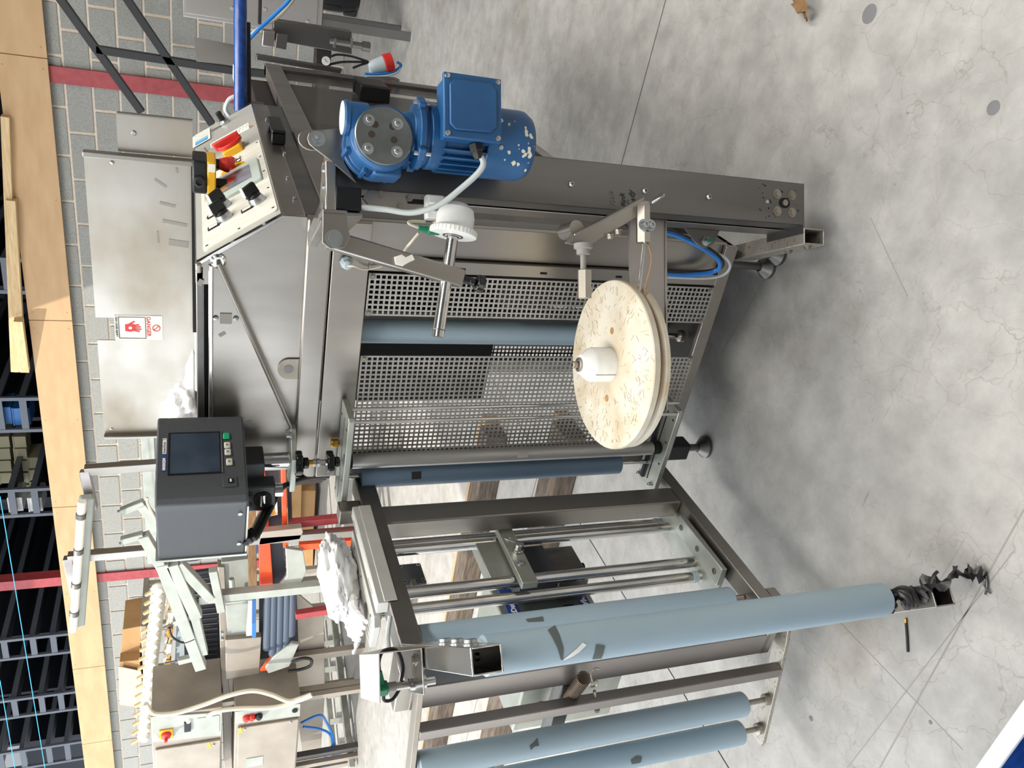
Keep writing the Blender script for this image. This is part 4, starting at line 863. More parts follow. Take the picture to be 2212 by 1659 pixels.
# ---- gear motor
gm = thing('gear_motor', ul(.06, -.07, .71), 'blue worm gear motor with round steel cover plate and square terminal box', 'motor')
gc = (.052, .945)                                              # gear wheel axis (e1, z)
gh_ = MB().lathe(ul(gc[0], -.022, gc[1]), fn, [(.045, 0), (.050, .006), (.050, .016), (.044, .018), (.044, .050), (.047, .052), (.047, .066), (.043, .070), (.043, .082)], 44).build('gear_housing', 'motor_blue', gm, .001)
for i in range(8):
    t = 2*pi*i/8+.3; d = UE1*cos(t)+V((0, 0, 1))*sin(t)
    MB().obox(ul(gc[0], -.05, gc[1])+d*.047, d*.006, UE2*.020, d.cross(UE2)*.003).build('rib', 'motor_blue', gh_, .001)
sq = MB(); sq.box((0, 0, 0), (0, 0, 0)) if False else None
MB(UM).box((gc[0]-.052, -.078, gc[1]-.030), (gc[0]-.028, -.035, gc[1]+.012)).build('mount_pad', 'motor_blue', gh_, .004)
cv = MB().lathe(ul(gc[0]-.003, -.104, gc[1]+.003), fn, [(.0415, 0), (.042, .001), (.042, .0045), (.0405, .0055)], 56).build('cover_plate', 'cover_steel', gm)
for a, z in ((-.0195, .022), (.021, .024), (-.0185, -.019), (.0215, -.018)):
    MB().socket(ul(gc[0]-.003-a, -.1095, gc[1]+.003+z), fn, .005, .005).build('socket_screw', 'zinc', cv)
for a, z in ((.0, .018), (-.004, -.014), (.012, .013), (.012, -.012)):
    MB().cyl(ul(gc[0]-.003+a*1.2, -.1093, gc[1]+.003+z), ul(gc[0]-.003+a*1.2, -.1099, gc[1]+.003+z), .005, n=14).build('burn_spot', 'burn', cv)
mx, my = .066, -.072                                           # motor and worm axis
MB().lathe(ul(mx+.014, my, .965), (0, 0, 1), [(.024, 0), (.024, .026), (.0255, .028), (.0255, .034), (.022, .036)], 32).build('worm_housing', 'motor_blue', gm, .001)
MB().lathe(ul(mx+.014, my, 1.0005), (0, 0, 1), [(.0235, 0), (.0235, .0008), (.012, .001)], 32).build('worm_cap', 'pvc_end', gm)
MB().lathe(ul(mx, my, .856), (0, 0, 1), [(.046, 0), (.048, .004), (.048, .022), (.043, .024), (.043, .030), (.050, .031), (.050, .040), (.034, .044), (.030, .06)], 40).build('flange_adapter', 'motor_blue', gm, .001)
for i in range(4):
    t = pi/4+i*pi/2; d = UE1*cos(t)+UE2*sin(t); MB().obox(ul(mx, my, .893)+d*.050, d*.007, d.cross(V((0, 0, 1)))*.010, V((0, 0, .006))).build('flange_lug', 'motor_blue', gm, .002)
    MB().cyl(ul(mx, my, .880)+d*.052, ul(mx, my, .905)+d*.052, .0035, n=8).build('flange_bolt', 'zinc', gm)
stt = MB().cyl(ul(mx, my, .79), ul(mx, my, .862), .044, n=40).build('stator', 'motor_blue', gm)
for i in range(26):
    t = 2*pi*i/26; d = UE1*cos(t)+UE2*sin(t); MB().obox(ul(mx, my, .826)+d*.0455, d*.006, d.cross(V((0, 0, 1)))*.0012, V((0, 0, .035))).build('cooling_fin', 'motor_blue', stt)
MB().lathe(ul(mx, my, .712), (0, 0, 1), [(.034, 0), (.046, .004), (.0525, .014), (.0535, .022), (.0535, .082), (.0520, .083)], 48).build('fan_cowl', 'motor_blue', gm)
for dt, z in ((-1.95, .775), (-1.2, .775)):
    d = UE1*cos(dt)+UE2*sin(dt); MB().lathe(ul(mx, my, z)+d*.0535, d, [(.004, 0), (.0035, .002), (.001, .0025)], 10).build('screw', 'zinc', gm)
rnd = random.Random(5)
for i in range(34):
    t = -pi/2-.35+rnd.gauss(0, .38); z = .722+abs(rnd.gauss(0, .018)); d = UE1*cos(t)+UE2*sin(t); r = .0534 if z > .734 else .0525 if z > .726 else .048
    e = d.cross(V((0, 0, 1))); n_ = rnd.randint(5, 8); sz = rnd.uniform(.0010, .0042); c = ul(mx, my, z)+d*r
    MB().prism([c+e*cos(2*pi*k/n_)*sz*rnd.uniform(.6, 1.3)+V((0, 0, sin(2*pi*k/n_)*sz*rnd.uniform(.4, 1.1))) for k in range(n_)], d*.0006).build('paint_chip', 'motor_chip', gm)
tbx = MB(UM).box((.048, -.142, .787), (.133, -.100, .868)).build('terminal_box', 'motor_blue', gm, .003)
tld = MB(UM).box((.044, -.150, .784), (.137, -.142, .872)).build('terminal_lid', 'motor_blue', gm, .0025)
oc = [(.053, .803), (.060, .796), (.060, .79)]
lc = [(.056, .802), (.064, .793), (.118, .793), (.127, .801), (.127, .856), (.119, .864), (.063, .864), (.055, .856)]
MB().prism([ul(a, -.150, z) for a, z in lc], fn*.004).build('lid_relief', 'motor_blue', tld, .002)
for a, z in ((.050, .790), (.131, .790), (.131, .866), (.050, .866)): MB().lathe(ul(a, -.150, z), fn, [(.004, 0), (.0036, .002), (.001, .003)], 12).build('screw', 'zinc', tld)
gl = MB().lathe(ul(.047, -.121, .815), -UE1+V((0, 0, -.25)), [(.011, 0), (.011, .010), (.0085, .012), (.0085, .016), (.006, .022)], 6).build('cable_gland', 'black_rubber', gm)
# torque arm
ta = MB().prism([ul(.0, -.022, .972), ul(.030, -.022, .990), ul(.072, -.022, .985), ul(.080, -.022, .998)]+[ul(.060+.014*cos(t), -.022, 1.030+.014*sin(t)) for t in (0, .5, 1, 1.57, 2.2, 2.8)]+[ul(.030, -.022, 1.010)], UE2*.004).build('torque_arm', 'steel', gm, .0008)
MB().prism([ul(.062+.016*cos(t), -.010, 1.036+.020*sin(t)) for t in [2*pi*i/16 for i in range(16)]], UE2*.004).build('torque_lug', 'steel', gm, .0008)
MB().cyl(ul(.060, .005, 1.030), ul(.060, -.045, 1.030), .0045, n=14).build('torque_bolt', 'zinc', ta)
MB().hexbolt(ul(.060, -.023, 1.030), fn, .008, .008).build('torque_nut', 'zinc', ta)
MB().lathe(ul(.060, -.018, 1.030), UE2, [(.008, 0), (.008, .006)], 6).build('torque_nut', 'zinc', ta)
# motor cable
mc = thing('motor_cable', ul(.0, -.09, .8), 'grey cable looping from the motor gland to the black cap box', 'cable')
MB().tube(spline([ul(.036, -.121, .812), ul(.022, -.122, .803), ul(.008, -.115, .808), ul(-.012, -.10, .828), ul(-.036, -.08, .858), ul(-.046, -.055, .893), ul(-.040, -.035, .93), ul(-.036, -.020, .958), ul(-.034, -.012, .967)], 10), .0046, 12).build('sheath', 'cable_grey', mc)
# white sensor block with green plug
sn = thing('sensor_block', ul(-.028, -.03, .83), 'white plastic sensor block with a green plug on the column', 'sensor')
MB(UM).box((-.046, -.022, .834), (-.008, -.004, .862)).build('body', 'white_plastic', sn, .002)
MB(UM).box((-.024, -.030, .836), (-.010, -.022, .861)).build('head', 'white_plastic', sn, .002)
MB().hexbolt(ul(-.028, -.022, .848), fn, .004, .004).build('bolt', 'steel_worn', sn)
MB().cyl(ul(-.050, -.016, .846), ul(-.058, -.016, .846), .006, n=14).build('connector', 'steel_worn', sn)
gpl = MB(UM).box((-.070, -.023, .838), (-.057, -.010, .860)).build('plug', 'green_plug', sn, .003)
MB().tube([ul(-.063, -.016, .858), ul(-.061, -.016, .874)], [.006, .0045], 10).build('strain_relief', 'green_plug', gpl)
MB().tube(spline([ul(-.061, -.016, .872), ul(-.055, -.014, .888), ul(-.050, -.01, .885), ul(-.048, -.005, .86)]+[ul(-.062, .0, .876), ul(-.085, .02, .884), ul(-.105, .04, .89)][0:0]), .0022, 8).build('lead', 'cable_cream', gpl)
MB().tube(spline([ul(-.068, -.01, .872), ul(-.085, .01, .884), ul(-.10, .03, .895), at(820, 556, Y=1.352)]), .0022, 8).build('lead', 'cable_cream', gpl)
# cable gland on the machine front
gg = at(748, 566, Y=1.358); g0 = MB().lathe(gg, (0, -1, 0), [(.012, 0), (.012, .006), (.009, .007), (.009, .016), (.006, .018)], 8).build('cable_gland', 'pvc_end', mach)
MB().tube(spline([gg+V((0, -.018, 0)), gg+V((.002, -.024, -.012)), at(790, 582, Y=1.35), at(825, 575, Y=1.355)]), .002, 8).build('lead', 'cable_cream', g0)
# ================================================================== surroundings
def pg(pts, Y, th=.02): return MB().prism([at(x, y, Y=Y) for x, y in pts], (0, th, 0))
def rod(pts, Y, r, n=8, smooth=True):
    p = [at(q[0], q[1], Y=q[2] if len(q) > 2 else Y) for q in pts]; return MB().tube(spline(p) if smooth and len(p) > 2 else p, r, n)
def sqbar(a, b, Y, w_, Y2=None): return MB().bar(at(*a, Y=Y), at(*b, Y=Y2 or Y), w_, w_, (0, 1, 0))
def single(mb, name, m, label, cat, group=None, bevel=0): return tag(mb.build(name, m, None, bevel), label, cat, group)

# ---- pallet racking above and behind the wall: rows running away from us
RY = 8.6; LV = [2.72, 2.98, 3.21, 3.53, 3.80]
rows = [(-11.30, -10.93, 'far left'), (-10.22, -9.88, 'second from the left'), (-9.10, -8.77, 'third from the left, beyond the red stanchion'), (-6.77, -6.40, 'holding white bins, right of the red stanchion'), (-5.58, -5.17, 'holding blue crates'), (-3.9, -3.55, 'behind the timber pieces')]
for x0, x1, wh in rows:
    rk = thing('storage_rack', ((x0+x1)/2, RY+1, 0), 'grey storage rack row behind the wall, '+wh, 'rack', 'storage racks behind the wall')
    for x in (x0, x1):
        MB().box((x-.02, RY, 0), (x+.02, RY+.04, 4.6)).build('post', 'rack_grey', rk)
        MB().box((x-.02, RY+3.4, 0), (x+.02, RY+3.44, 4.6)).build('post', 'rack_dark', rk)
    for z in LV:
        MB().box((x0+.02, RY+.005, z-.05), (x1-.02, RY+.03, z+.02)).build('rung', 'rack_grey', rk)
        MB().box((x1-.03, RY+.04, z-.03), (x1, RY+3.4, z+.03)).build('shelf_beam', 'rack_grey', rk)
        MB().box((x0, RY+.04, z-.012), (x1-.03, RY+3.4, z+.006)).build('shelf', 'rack_dark', rk)
    MB().box((x0-.25, RY+.6, 2.3), (x0-.2, RY+3.4, 4.6)).build('back_sheet', 'rack_dark', rk)
def crate(x, y, Y, w_, h_, m, label, cat='crate', grp='crates on the racks'):
    p = at(x, y, Y=Y); c = MB(); t = .006
    c.box((p.x-w_/2, Y, p.z-h_/2), (p.x+w_/2, Y+t, p.z+h_/2)); c.box((p.x-w_/2, Y+.3, p.z-h_/2), (p.x+w_/2, Y+.3+t, p.z+h_/2))
    c.box((p.x-w_/2, Y, p.z-h_/2), (p.x-w_/2+t, Y+.3, p.z+h_/2)); c.box((p.x+w_/2-t, Y, p.z-h_/2), (p.x+w_/2, Y+.3, p.z+h_/2)); c.box((p.x-w_/2, Y, p.z-h_/2), (p.x+w_/2, Y+.3, p.z-h_/2+t))
    o = thing('storage_crate', (p.x, Y+.15, p.z-h_/2), label, cat, grp); c.build('shell', m, o, .004)
    MB().box((p.x-w_/2-.008, Y-.008, p.z+h_/2-.015), (p.x+w_/2+.008, Y+.006, p.z+h_/2)).build('rim', m, o, .002)
for i, (x, y) in enumerate(((6, 898), (46, 900))): crate(x, y, 8.7, .22, .17, 'crate_blue', ('topmost' if i == 0 else 'lower')+' blue crate between the rack posts above the tan board')
for i, (x, y) in enumerate(((33, 1090), (76, 1090))): crate(x, y, 8.7, .20, .15, 'white_plastic', ('upper' if i == 0 else 'lower')+' white bin on the rack beside the red stanchion', 'bin')
names = ['first', 'second', 'third', 'fourth', 'fifth']
for j, (x, n) in enumerate(((10, 4), (42, 5), (74, 3))):
    for i in range(n):
        crate(x+2*i-(4 if j == 0 else 0), 955+26*i+(45 if j == 2 else 0), 9.3, .16, .14, 'crate_beige', '%s beige bin from the right on the %s shelf left of the blue crates' % (names[i], ('top', 'middle', 'low')[j]), 'bin')
# timber lying on top of the wall
for i, (pa, pb, w_, h_) in enumerate((((12, 250), (33, 800), .05, .06), ((24, 430), (47, 800), .06, .07), ((40, 690), (55, 800), .05, .07))):
    a, b = at(*pa, Y=7.25), at(*pb, Y=7.35)
    single(MB().bar(a, b, .07, h_), 'timber_batten', 'timber', ('pale timber batten lying topmost above the tan board', 'longer middle timber batten lying above the tan board', 'short timber batten resting lowest above the tan board')[i], 'timber', 'timber on the wall', .003)
for i, (a, b) in enumerate((((0, 1072), (97, 1659)), ((0, 1470), (32, 1659)))):
    single(sqbar(a, b, 6.6, .006), 'cord', 'string', ('long bright blue cord crossing in front of the racks', 'short bright blue cord at the far corner by the racks')[i], 'cord')

# ---- right background
def blackframe():
    t = thing('steel_frame', at(500, 150, Y=6.7), 'black welded steel frame with two sloping tubes before the block wall', 'frame')
    for a, b in (((128, -6), (306, 242)), ((272, -6), (458, 268)), ((207, 106), (505, 152))): sqbar(a, b, 6.7, .055).build('tube', 'black_paint', t, .004)
    MB().bar(at(505, 152, Y=6.7), V((at(505, 152, Y=6.7).x+.02, 6.7, 0)), .055, .055, (0, 1, 0)).build('leg', 'black_paint', t, .004)
blackframe()
ec = thing('electrical_cabinet', (0, 5.2, .4), 'grey steel electrical cabinet with two doors standing before the wall', 'cabinet')
p = at(395, 30, Y=5.0); q = at(640, 60, Y=5.0)
MB().box((-.62, 5.0, .52), (.5, 5.35, p.z)).build('body', 'steel_side', ec, .004)
d1 = MB().box((-.60, 4.985, .865), (.49, 5.0, p.z-.01)).build('door', 'steel', ec, .003)
d2 = MB().box((-.585, 4.985, .55), (.49, 5.0, .850)).build('door', 'steel_side', ec, .003)
MB().box((-.60, 4.983, .850), (.49, 4.99, .862)).build('seam', 'slot_black', ec)
for x, z in ((-.52, .83), (-.55, .60), (-.54, 1.0)): MB().lathe((x, 4.985, z), (0, -1, 0), [(.012, 0), (.009, .006)], 12).build('lock', 'zinc', d2)
for x in (-.55, .4):
    for y in (5.04, 5.31): MB().box((x-.025, y-.02, 0), (x+.025, y+.02, .52)).build('leg', 'steel_dark', ec)
fl_ = thing('bent_sheet', at(465, 110, Y=3.4), 'thin bent steel sheet sticking out above the blue wrapped tube', 'sheet')
pg([(418, 80), (424, 133), (512, 142), (512, 98)], 3.4, .003).build('sheet', 'steel', fl_)
bt = thing('wrapped_tube', at(520, 120, Y=2.36), 'blue film-wrapped horizontal tube behind the control desk', 'tube')
a, b = at(519, 238, Y=2.36), at(519, 0, Y=2.36); b = a+(b-a)*1.8
MB().tube([a.lerp(b, i/16)+V((0, .001*sin(i*2), .0012*sin(i*3.1))) for i in range(17)], .0165, 16).build('wrap', 'bluesack', bt)
a2, b2 = at(536, 236, Y=2.39), at(534, 48, Y=2.39)
MB().cyl(a2, b2, .0085, n=14).build('core_tube', 'black_rubber', bt)
MB().box((a.x-.03, 2.20, 1.02), (a.x+.02, 2.40, 1.07)).build('holder', 'steel_dark', bt)
def cabl(name, label, pts, Y, r, m): 
    t = thing(name, at(pts[0][0], pts[0][1], Y=Y), label, 'cable'); rod(pts, Y, r).build('sheath', m, t); return t
cabl('supply_cable', 'blue cable rising to the right edge above the clear guard', [(538, 85), (560, 62), (590, 35), (618, 8), (640, -20)], 2.8, .006, 'cable_blue')
cabl('supply_cable', 'white cable beside the blue one above the clear guard', [(540, 78), (565, 58), (600, 36), (625, 10), (645, -20)], 2.82, .006, 'cable_cream')
cabl('supply_cable', 'grey lead looping behind the desk by the red stanchion', [(495, 250), (487, 235), (495, 215), (512, 205), (515, 190), (508, 170), (508, 140)], 2.5, .006, 'cable_clear')
# slide unit with rods behind the guard
su = thing('slide_unit', at(680, 80, Y=3.3), 'grey slide unit with angled channel and rod behind the clear guard', 'machine part')
pg([(590, 42), (760, 68), (760, 118), (590, 88)], 3.3, .05).build('channel', 'steel_dark', su, .003)
pg([(568, 65), (595, 68), (592, 103), (565, 100)], 3.25, .05).build('motor_box', 'steel_side', su, .004)
pg([(598, 72), (622, 76), (618, 108), (594, 104)], 3.24, .03).build('sensor_plate', 'steel_dark', su, .002)
rod([(712, 88), (785, 100)], 3.28, .012).build('rod', 'steel_dark', su)
MB().lathe(at(782, 99, Y=3.28), at(800, 102, Y=3.28)-at(782, 99, Y=3.28), [(.018, 0), (.018, .03)], 10).build('rod_end', 'steel_dark', su)
for x in (723, 759): pg([(x, 84), (x+4, 84), (x+2, 104), (x-2, 104)], 3.26, .03).build('clip', 'zinc', su)
MB().box((-.72, 3.36, 0), (-.66, 3.42, .75)).build('pedestal', 'inner_dark', su, .004)
MB().box((-.72, 3.36, .70), (-.46, 3.42, .76)).build('support', 'inner_dark', su, .004)
pg([(555, 118), (740, 150), (735, 160), (553, 130)], 3.0, .03).build('guide', 'steel_dark', su, .002)
gau = thing('pressure_gauge', at(703, 130, Y=3.0), 'small round white-faced pressure gauge with fittings', 'gauge')
gc_ = at(703, 130, Y=3.0); MB().lathe(gc_, (0, -1, 0), [(.016, 0), (.017, .004), (.017, .014), (.015, .014)], 22).build('case', 'black_plastic', gau)
MB().lathe(gc_, (0, -1, 0), [(.015, .0142), (.015, .0146)], 22).build('dial', 'white_plastic', gau); MB().bar(gc_+V((-.004, -.0152, -.004)), gc_+V((.007, -.0152, .006)), .001, .0006, (0, 1, 0)).build('needle', 'ink', gau)
rod([(684, 130), (695, 130)], 3.0, .009).build('fitting', 'black_rubber', gau)
for i, pts in enumerate((((715, 122), (730, 118), (760, 122), (795, 133)), ((710, 140), (740, 134), (790, 134)), ((762, 147), (780, 140), (797, 135)))): rod(pts, 3.0, .004).build('air_line', 'cable_black', gau)
pgm = thing('power_plug', at(825, 140, Y=3.0), 'grey and red industrial power plug hanging over the clear guard', 'plug')
a, b, c = at(797, 147, Y=3.0), at(830, 139, Y=3.0), at(848, 134, Y=3.0); dv = (c-a).normalized()
MB().lathe(a, dv, [(.016, 0), (.022, .01), (.026, .03), (.029, (b-a).length)], 20).build('body', 'pvc_end', pgm, .001)
MB().lathe(b, dv, [(.034, 0), (.034, (c-b).length), (.030, (c-b).length)], 20).build('collar', 'red', pgm, .002)
rod([(788, 160), (820, 160), (850, 155), (866, 142), (858, 134)], 2.98, .005).build('lead', 'cable_blue', pgm); rod([(790, 164), (830, 164), (856, 157), (864, 146)], 2.98, .005).build('lead', 'cable_clear', pgm)
rod([(790, 170), (845, 170), (862, 175)], 2.97, .006).build('hook', 'steel_dark', pgm)
bw = thing('black_bin', at(764, 8, Z=0), 'black rounded object at the foot of the block wall, top edge of view', 'bin')
pbl = at(770, -14, Z=0); MB().lathe((pbl.x, pbl.y-.1, 0), (0, 0, 1), [(.10, 0), (.13, .03), (.15, .15), (.15, .30), (.14, .31)], 24).build('body', 'black_gloss', bw)
MB().obox((pbl.x-.13, pbl.y-.12, .06), (.03, 0, 0), (0, .02, 0), (0, 0, .05)).build('pedal', 'black_rubber', bw, .01)

# ---- left background: packing line with flight conveyor
D = 4.3
ln = thing('flight_conveyor', at(480, 1420, Y=D).xy.to_3d(), 'long flight conveyor with rows of pale fingers over a black chain bed', 'conveyor')
ln.location = (at(480, 1420, Y=D).x, D, 0)
def bed(a, b, Y0, Y1, z, th, name, m, par=ln): 
    x0, x1 = at(500, a, Y=Y0).x, at(500, b, Y=Y0).x; return MB().box((x0, Y0, z-th), (x1, Y1, z), ).build(name, m, par, .004)
pg([(395, 1240), (478, 1230), (488, 1485), (400, 1500)], D+.35, .03).build('chain_bed', 'far_dark', ln)
for i in range(22):                                   # black flight bars
    y = 1246+i*11; 
    sqbar((408+(i % 3), y+6), (470, y), D+.30, .014).build('flight_bar', 'steel_dark' if i % 2 else 'far_dark', ln)
rod([(345, 1268), (338, 1330), (325, 1450), (312, 1590)], D+.5, .05, 10).build('finger_rail', 'lamp_white', ln)
for i in range(17):                                   # white finger hubs and pale fingers
    y = 1268+i*20; x = 342-i*1.9
    MB().lathe(at(x, y, Y=D+.42), (0, -1, 0), [(.045, 0), (.05, .02), (.03, .05)], 10).build('finger_hub', 'lamp_white', ln)
    sqbar((x-3, y+4), (x-28, y+18), D+.40, .02).build('finger', 'timber', ln)
for i in range(16):
    y = 1278+i*19; sqbar((372-i*.9, y), (362-i*1.2, y+38), D+.44, .022).build('slat', 'timber' if i % 2 else 'lamp_white', ln)
for i in range(7):
    y = 1290+i*34; pg([(366-i*2, y), (378-i*2, y), (376-i*2, y+20), (364-i*2, y+20)], D+.42, .05).build('carrier_block', ('wood_block', 'lamp_white')[i % 2], ln, .004)
pg([(382, 1340), (400, 1338), (396, 1480), (375, 1490)], D+.46, .02).build('clear_chute', 'pvc_end', ln)
pg([(402, 1440), (425, 1428), (433, 1440), (418, 1462), (398, 1465)], D+.30, .05).build('blue_cover', 'crate_blue', ln, .005)
sid = pg([(470, 1225), (485, 1225), (505, 1659), (484, 1659)], D+.1, .08).build('side_member', 'far_steel', ln, .004)
pg([(326, 1504), (350, 1487), (385, 1490), (395, 1525), (330, 1541)], D+.02, .03).build('end_guard', 'bezel_green', ln, .004)
pg([(395, 1502), (482, 1497), (482, 1535), (395, 1533)], D+.05, .06).build('end_plate', 'far_steel', ln, .003)
for y in (1490, 1260): 
    a = at(700, y, Y=D+.2); MB().box((a.x-.03, D+.2, 0), (a.x+.03, D+.26, .9)).build('leg', 'far_steel', ln, .003)
# switch cabinets at its end
def swcab(corners, door, name, label, Y):
    t = thing(name, (at(corners[0][0], corners[0][1], Y=Y).x, Y+.2, 0), label, 'cabinet')
    P_ = [at(x, y, Y=Y) for x, y in corners]; lo = min(p.z for p in P_); hi = max(p.z for p in P_); x0 = min(p.x for p in P_)-.8; x1 = max(p.x for p in P_)
    MB().box((x0, Y, lo), (x1, Y+.45, hi)).build('body', 'far_steel', t, .006)
    for dx in (.05, -.1): MB().box(((x1 if dx < 0 else x0)+dx-.02, Y+.1, 0), ((x1 if dx < 0 else x0)+dx+.02, Y+.14, lo)).build('leg', 'far_steel', t)
    pg(corners, Y-.012, .012).build('switch_panel', 'far_grey', t, .002)
    dx = at(door[0], door[1], Y=Y).x
    dr = MB().box((x0+.02, Y-.02, lo+.01), (dx, Y, hi-.02)).build('door', 'far_steel', t, .005)
    return t, dr
ca, da_ = swcab([(330, 1549), (480, 1539), (478, 1589), (328, 1604)], (400, 1606), 'switch_cabinet', 'upper steel switch cabinet with yellow and red rotary switch', D-.25)
Yc = D-.262
pq = at(359, 1584, Y=Yc); ys = MB().box(pq-V((.045, .012, .045)), pq+V((.045, 0, .045))).build('rotary_switch', 'yellow', ca, .004); MB().lathe(pq+V((0, -.012, 0)), (0, -1, 0), [(.035, 0), (.03, .02), (.012, .03), (.010, .06)], 14).build('handle', 'red', ys)
pq = at(405, 1568, Y=Yc); MB().box(pq-V((.05, .014, .022)), pq+V((.05, 0, .022))).build('breaker', 'black_plastic', ca, .004)
for x, y in ((340, 1592), (407, 1557)): MB().lathe(at(x, y, Y=Yc), (0, -1, 0), [(.02, 0), (.012, .015)], 12).build('knob', 'white_plastic', ca)
pq = at(450, 1566, Y=Yc); MB().box(pq-V((.09, .004, .075)), pq+V((.09, 0, .075))).build('cover', 'far_grey', ca, .004)
pq = at(452, 1609, Y=D-.27); MB().prism([pq+V((-.03, 0, -.02)), pq+V((.03, 0, 0)), pq+V((-.03, 0, .02))], (0, -.002, 0)).build('warning_sign', 'yellow', ca)
MB().lathe(at(461, 1608, Y=D-.27), (0, -1, 0), [(.012, 0), (.008, .012)], 12).build('lock', 'zinc', da_)
cb_, db_ = swcab([(508, 1538), (649, 1520), (648, 1547), (510, 1564)], (560, 1562), 'switch_cabinet', 'lower steel switch cabinet with two red buttons', D-.30)
Yc = D-.312
for x, y, m in ((532, 1549, 'red'), (544, 1547, 'red'), (559, 1545, 'black_plastic')): MB().lathe(at(x, y, Y=Yc), (0, -1, 0), [(.026, 0), (.026, .02), (.015, .035)], 12).build('button', m, cb_)
MB().lathe(at(637, 1534, Y=Yc), (0, -1, 0), [(.02, 0), (.02, .008)], 14).build('key_hole', 'slot_black', cb_)
pq = at(519, 1576, Y=D-.32); MB().prism([pq+V((-.03, 0, -.02)), pq+V((.03, 0, 0)), pq+V((-.03, 0, .02))], (0, -.002, 0)).build('warning_sign', 'yellow', cb_)
for x, y in ((528, 1574), (628, 1559)): MB().lathe(at(x, y, Y=D-.32), (0, -1, 0), [(.012, 0), (.008, .012)], 12).build('lock', 'zinc', db_)
pq = at(550, 1645, Y=D-.32); MB().box(pq-V((.05, .004, .06)), pq+V((.05, 0, .06))).build('rating_label', 'far_grey', db_)
ap = thing('apron_sheet', at(600, 1480, Y=D+.5).xy.to_3d(), 'large dull steel apron sheet hanging under the conveyor', 'panel')
pg([(492, 1465), (560, 1455), (640, 1280), (700, 1330), (702, 1500), (690, 1659), (655, 1659), (640, 1515), (500, 1535)], D+.06, .02).build('sheet', 'far_steel', ap, .004)
for pts, i in (((315, 1520), (332, 1541), (380, 1540), (440, 1522), (495, 1502), (545, 1492), (585, 1500), (622, 1514), (650, 1508), (672, 1500)), 0), (((448, 1548), (470, 1536), (520, 1530), (590, 1528), (640, 1515), (674, 1502)), 1):
    t = thing('power_lead', at(pts[2][0], pts[2][1], Y=D-.4), ('long cream power lead swinging across both switch cabinets', 'short cream power lead running along the lower switch cabinet')[i], 'cable'); rod(pts, D-.345, .016).build('sheath', 'cable_cream', t)
# grey hopper boxes, wooden rail, orange chute and dark rollers
hp = thing('feed_hopper', at(540, 1330, Y=D).xy.to_3d(), 'pale grey sheet hopper boxes with bolts along the conveyor side', 'hopper')
pg([(478, 1215), (548, 1205), (540, 1310), (488, 1312)], D+.12, .05).build('tray', 'far_grey', hp, .004)
pg([(487, 1308), (538, 1300), (532, 1375), (492, 1380)], D-.02, .06).build('front_box', 'far_grey', hp, .005)
pg([(487, 1383), (565, 1376), (560, 1455), (488, 1468)], D-.06, .05).build('panel', 'far_steel', hp, .004)
sqbar((488, 1302), (540, 1296), D-.03, .02).build('hinge_bar', 'far_grey', hp)
rod([(500, 1250), (504, 1305)], D+.0, .018).build('lever', 'far_grey', hp)
for y in (1290, 1302, 1365, 1378): MB().lathe(at(480, y, Y=D-.02), (0, -1, 0), [(.014, 0), (.008, .02)], 8).build('bolt', 'zinc', hp)
single(pg([(534, 1080), (552, 1078), (556, 1290), (538, 1293)], D-.05, .06), 'timber_rail', 'timber_pale', 'brown timber rail lying along the conveyor under the coder box', 'timber', None, .004)
single(pg([(522, 1070), (535, 1040), (560, 1195), (545, 1200)], D+.1, .03), 'blue_strip', 'crate_blue', 'bright blue plastic strip beside the brown timber rail', 'strip', None, .004)
wb = thing('paper_pad', at(545, 1340, Y=D-.1), 'white and blue paper pad wedged beside the hopper panel', 'paper'); pg([(537, 1298), (553, 1296), (551, 1372), (532, 1374)], D-.1, .03).build('pages', 'white_plastic', wb); pg([(545, 1296), (553, 1295), (553, 1376), (544, 1378)], D-.115, .012).build('cover', 'crate_blue', wb)
oc_ = thing('orange_chute', at(600, 1150, Y=D-.2).xy.to_3d(), 'orange painted chute frame with dark infill and white end plate', 'chute')
pg([(553, 985), (570, 980), (592, 1290), (562, 1285)], D-.2, .05).build('side_rail', 'orange_paint', oc_, .004)
pg([(606, 985), (617, 985), (622, 1180), (612, 1185)], D-.22, .05).build('side_rail', 'orange_paint', oc_, .004)
pg([(570, 990), (608, 985), (618, 1245), (588, 1285)], D-.15, .03).build('infill', 'far_dark', oc_)
pg([(570, 1080), (598, 1076), (600, 1112), (574, 1118)], D-.17, .004).build('poster', 'white_plastic', oc_)
for (x, y) in ((577, 1108), (587, 1106)): pg([(x, y-5), (x+6, y-8), (x+7, y+5), (x, y+6)], D-.174, .002).build('poster_print', 'yellow', oc_)
for i in range(5): MB().box(at(577+i*.6, 1128+i*8, Y=D-.172)-V((.012, .001, .006)), at(577+i*.6, 1128+i*8, Y=D-.172)+V((.012, 0, .006))).build('print_mark', 'white_print', oc_)
pg([(617, 1185), (655, 1190), (662, 1235), (640, 1282), (596, 1290), (592, 1280), (620, 1245)], D-.25, .03).build('end_plate', 'far_grey', oc_, .004)
pg([(618, 1000), (628, 1000), (632, 1150), (624, 1150)], D-.1, .03).build('toothed_strip', 'far_dark', oc_)
pg([(565, 1150), (652, 1140), (655, 1150), (648, 1165), (558, 1178)], D-.3, .05).build('cross_bar', 'far_steel', oc_, .004)
for i, (a, b) in enumerate((((625, 1131), (748, 1115)), ((646, 1178), (702, 1172)), ((638, 1328), (800, 1302)))):
    p0_, p1_ = at(*a, Y=D-.2), at(*b, Y=D-.2)
    MB().bar(p0_, V((p1_.x, p1_.y, 0)), .05, .05, (0, 1, 0)).build('leg', 'orange_paint' if i == 1 else 'red_paint', oc_, .004)
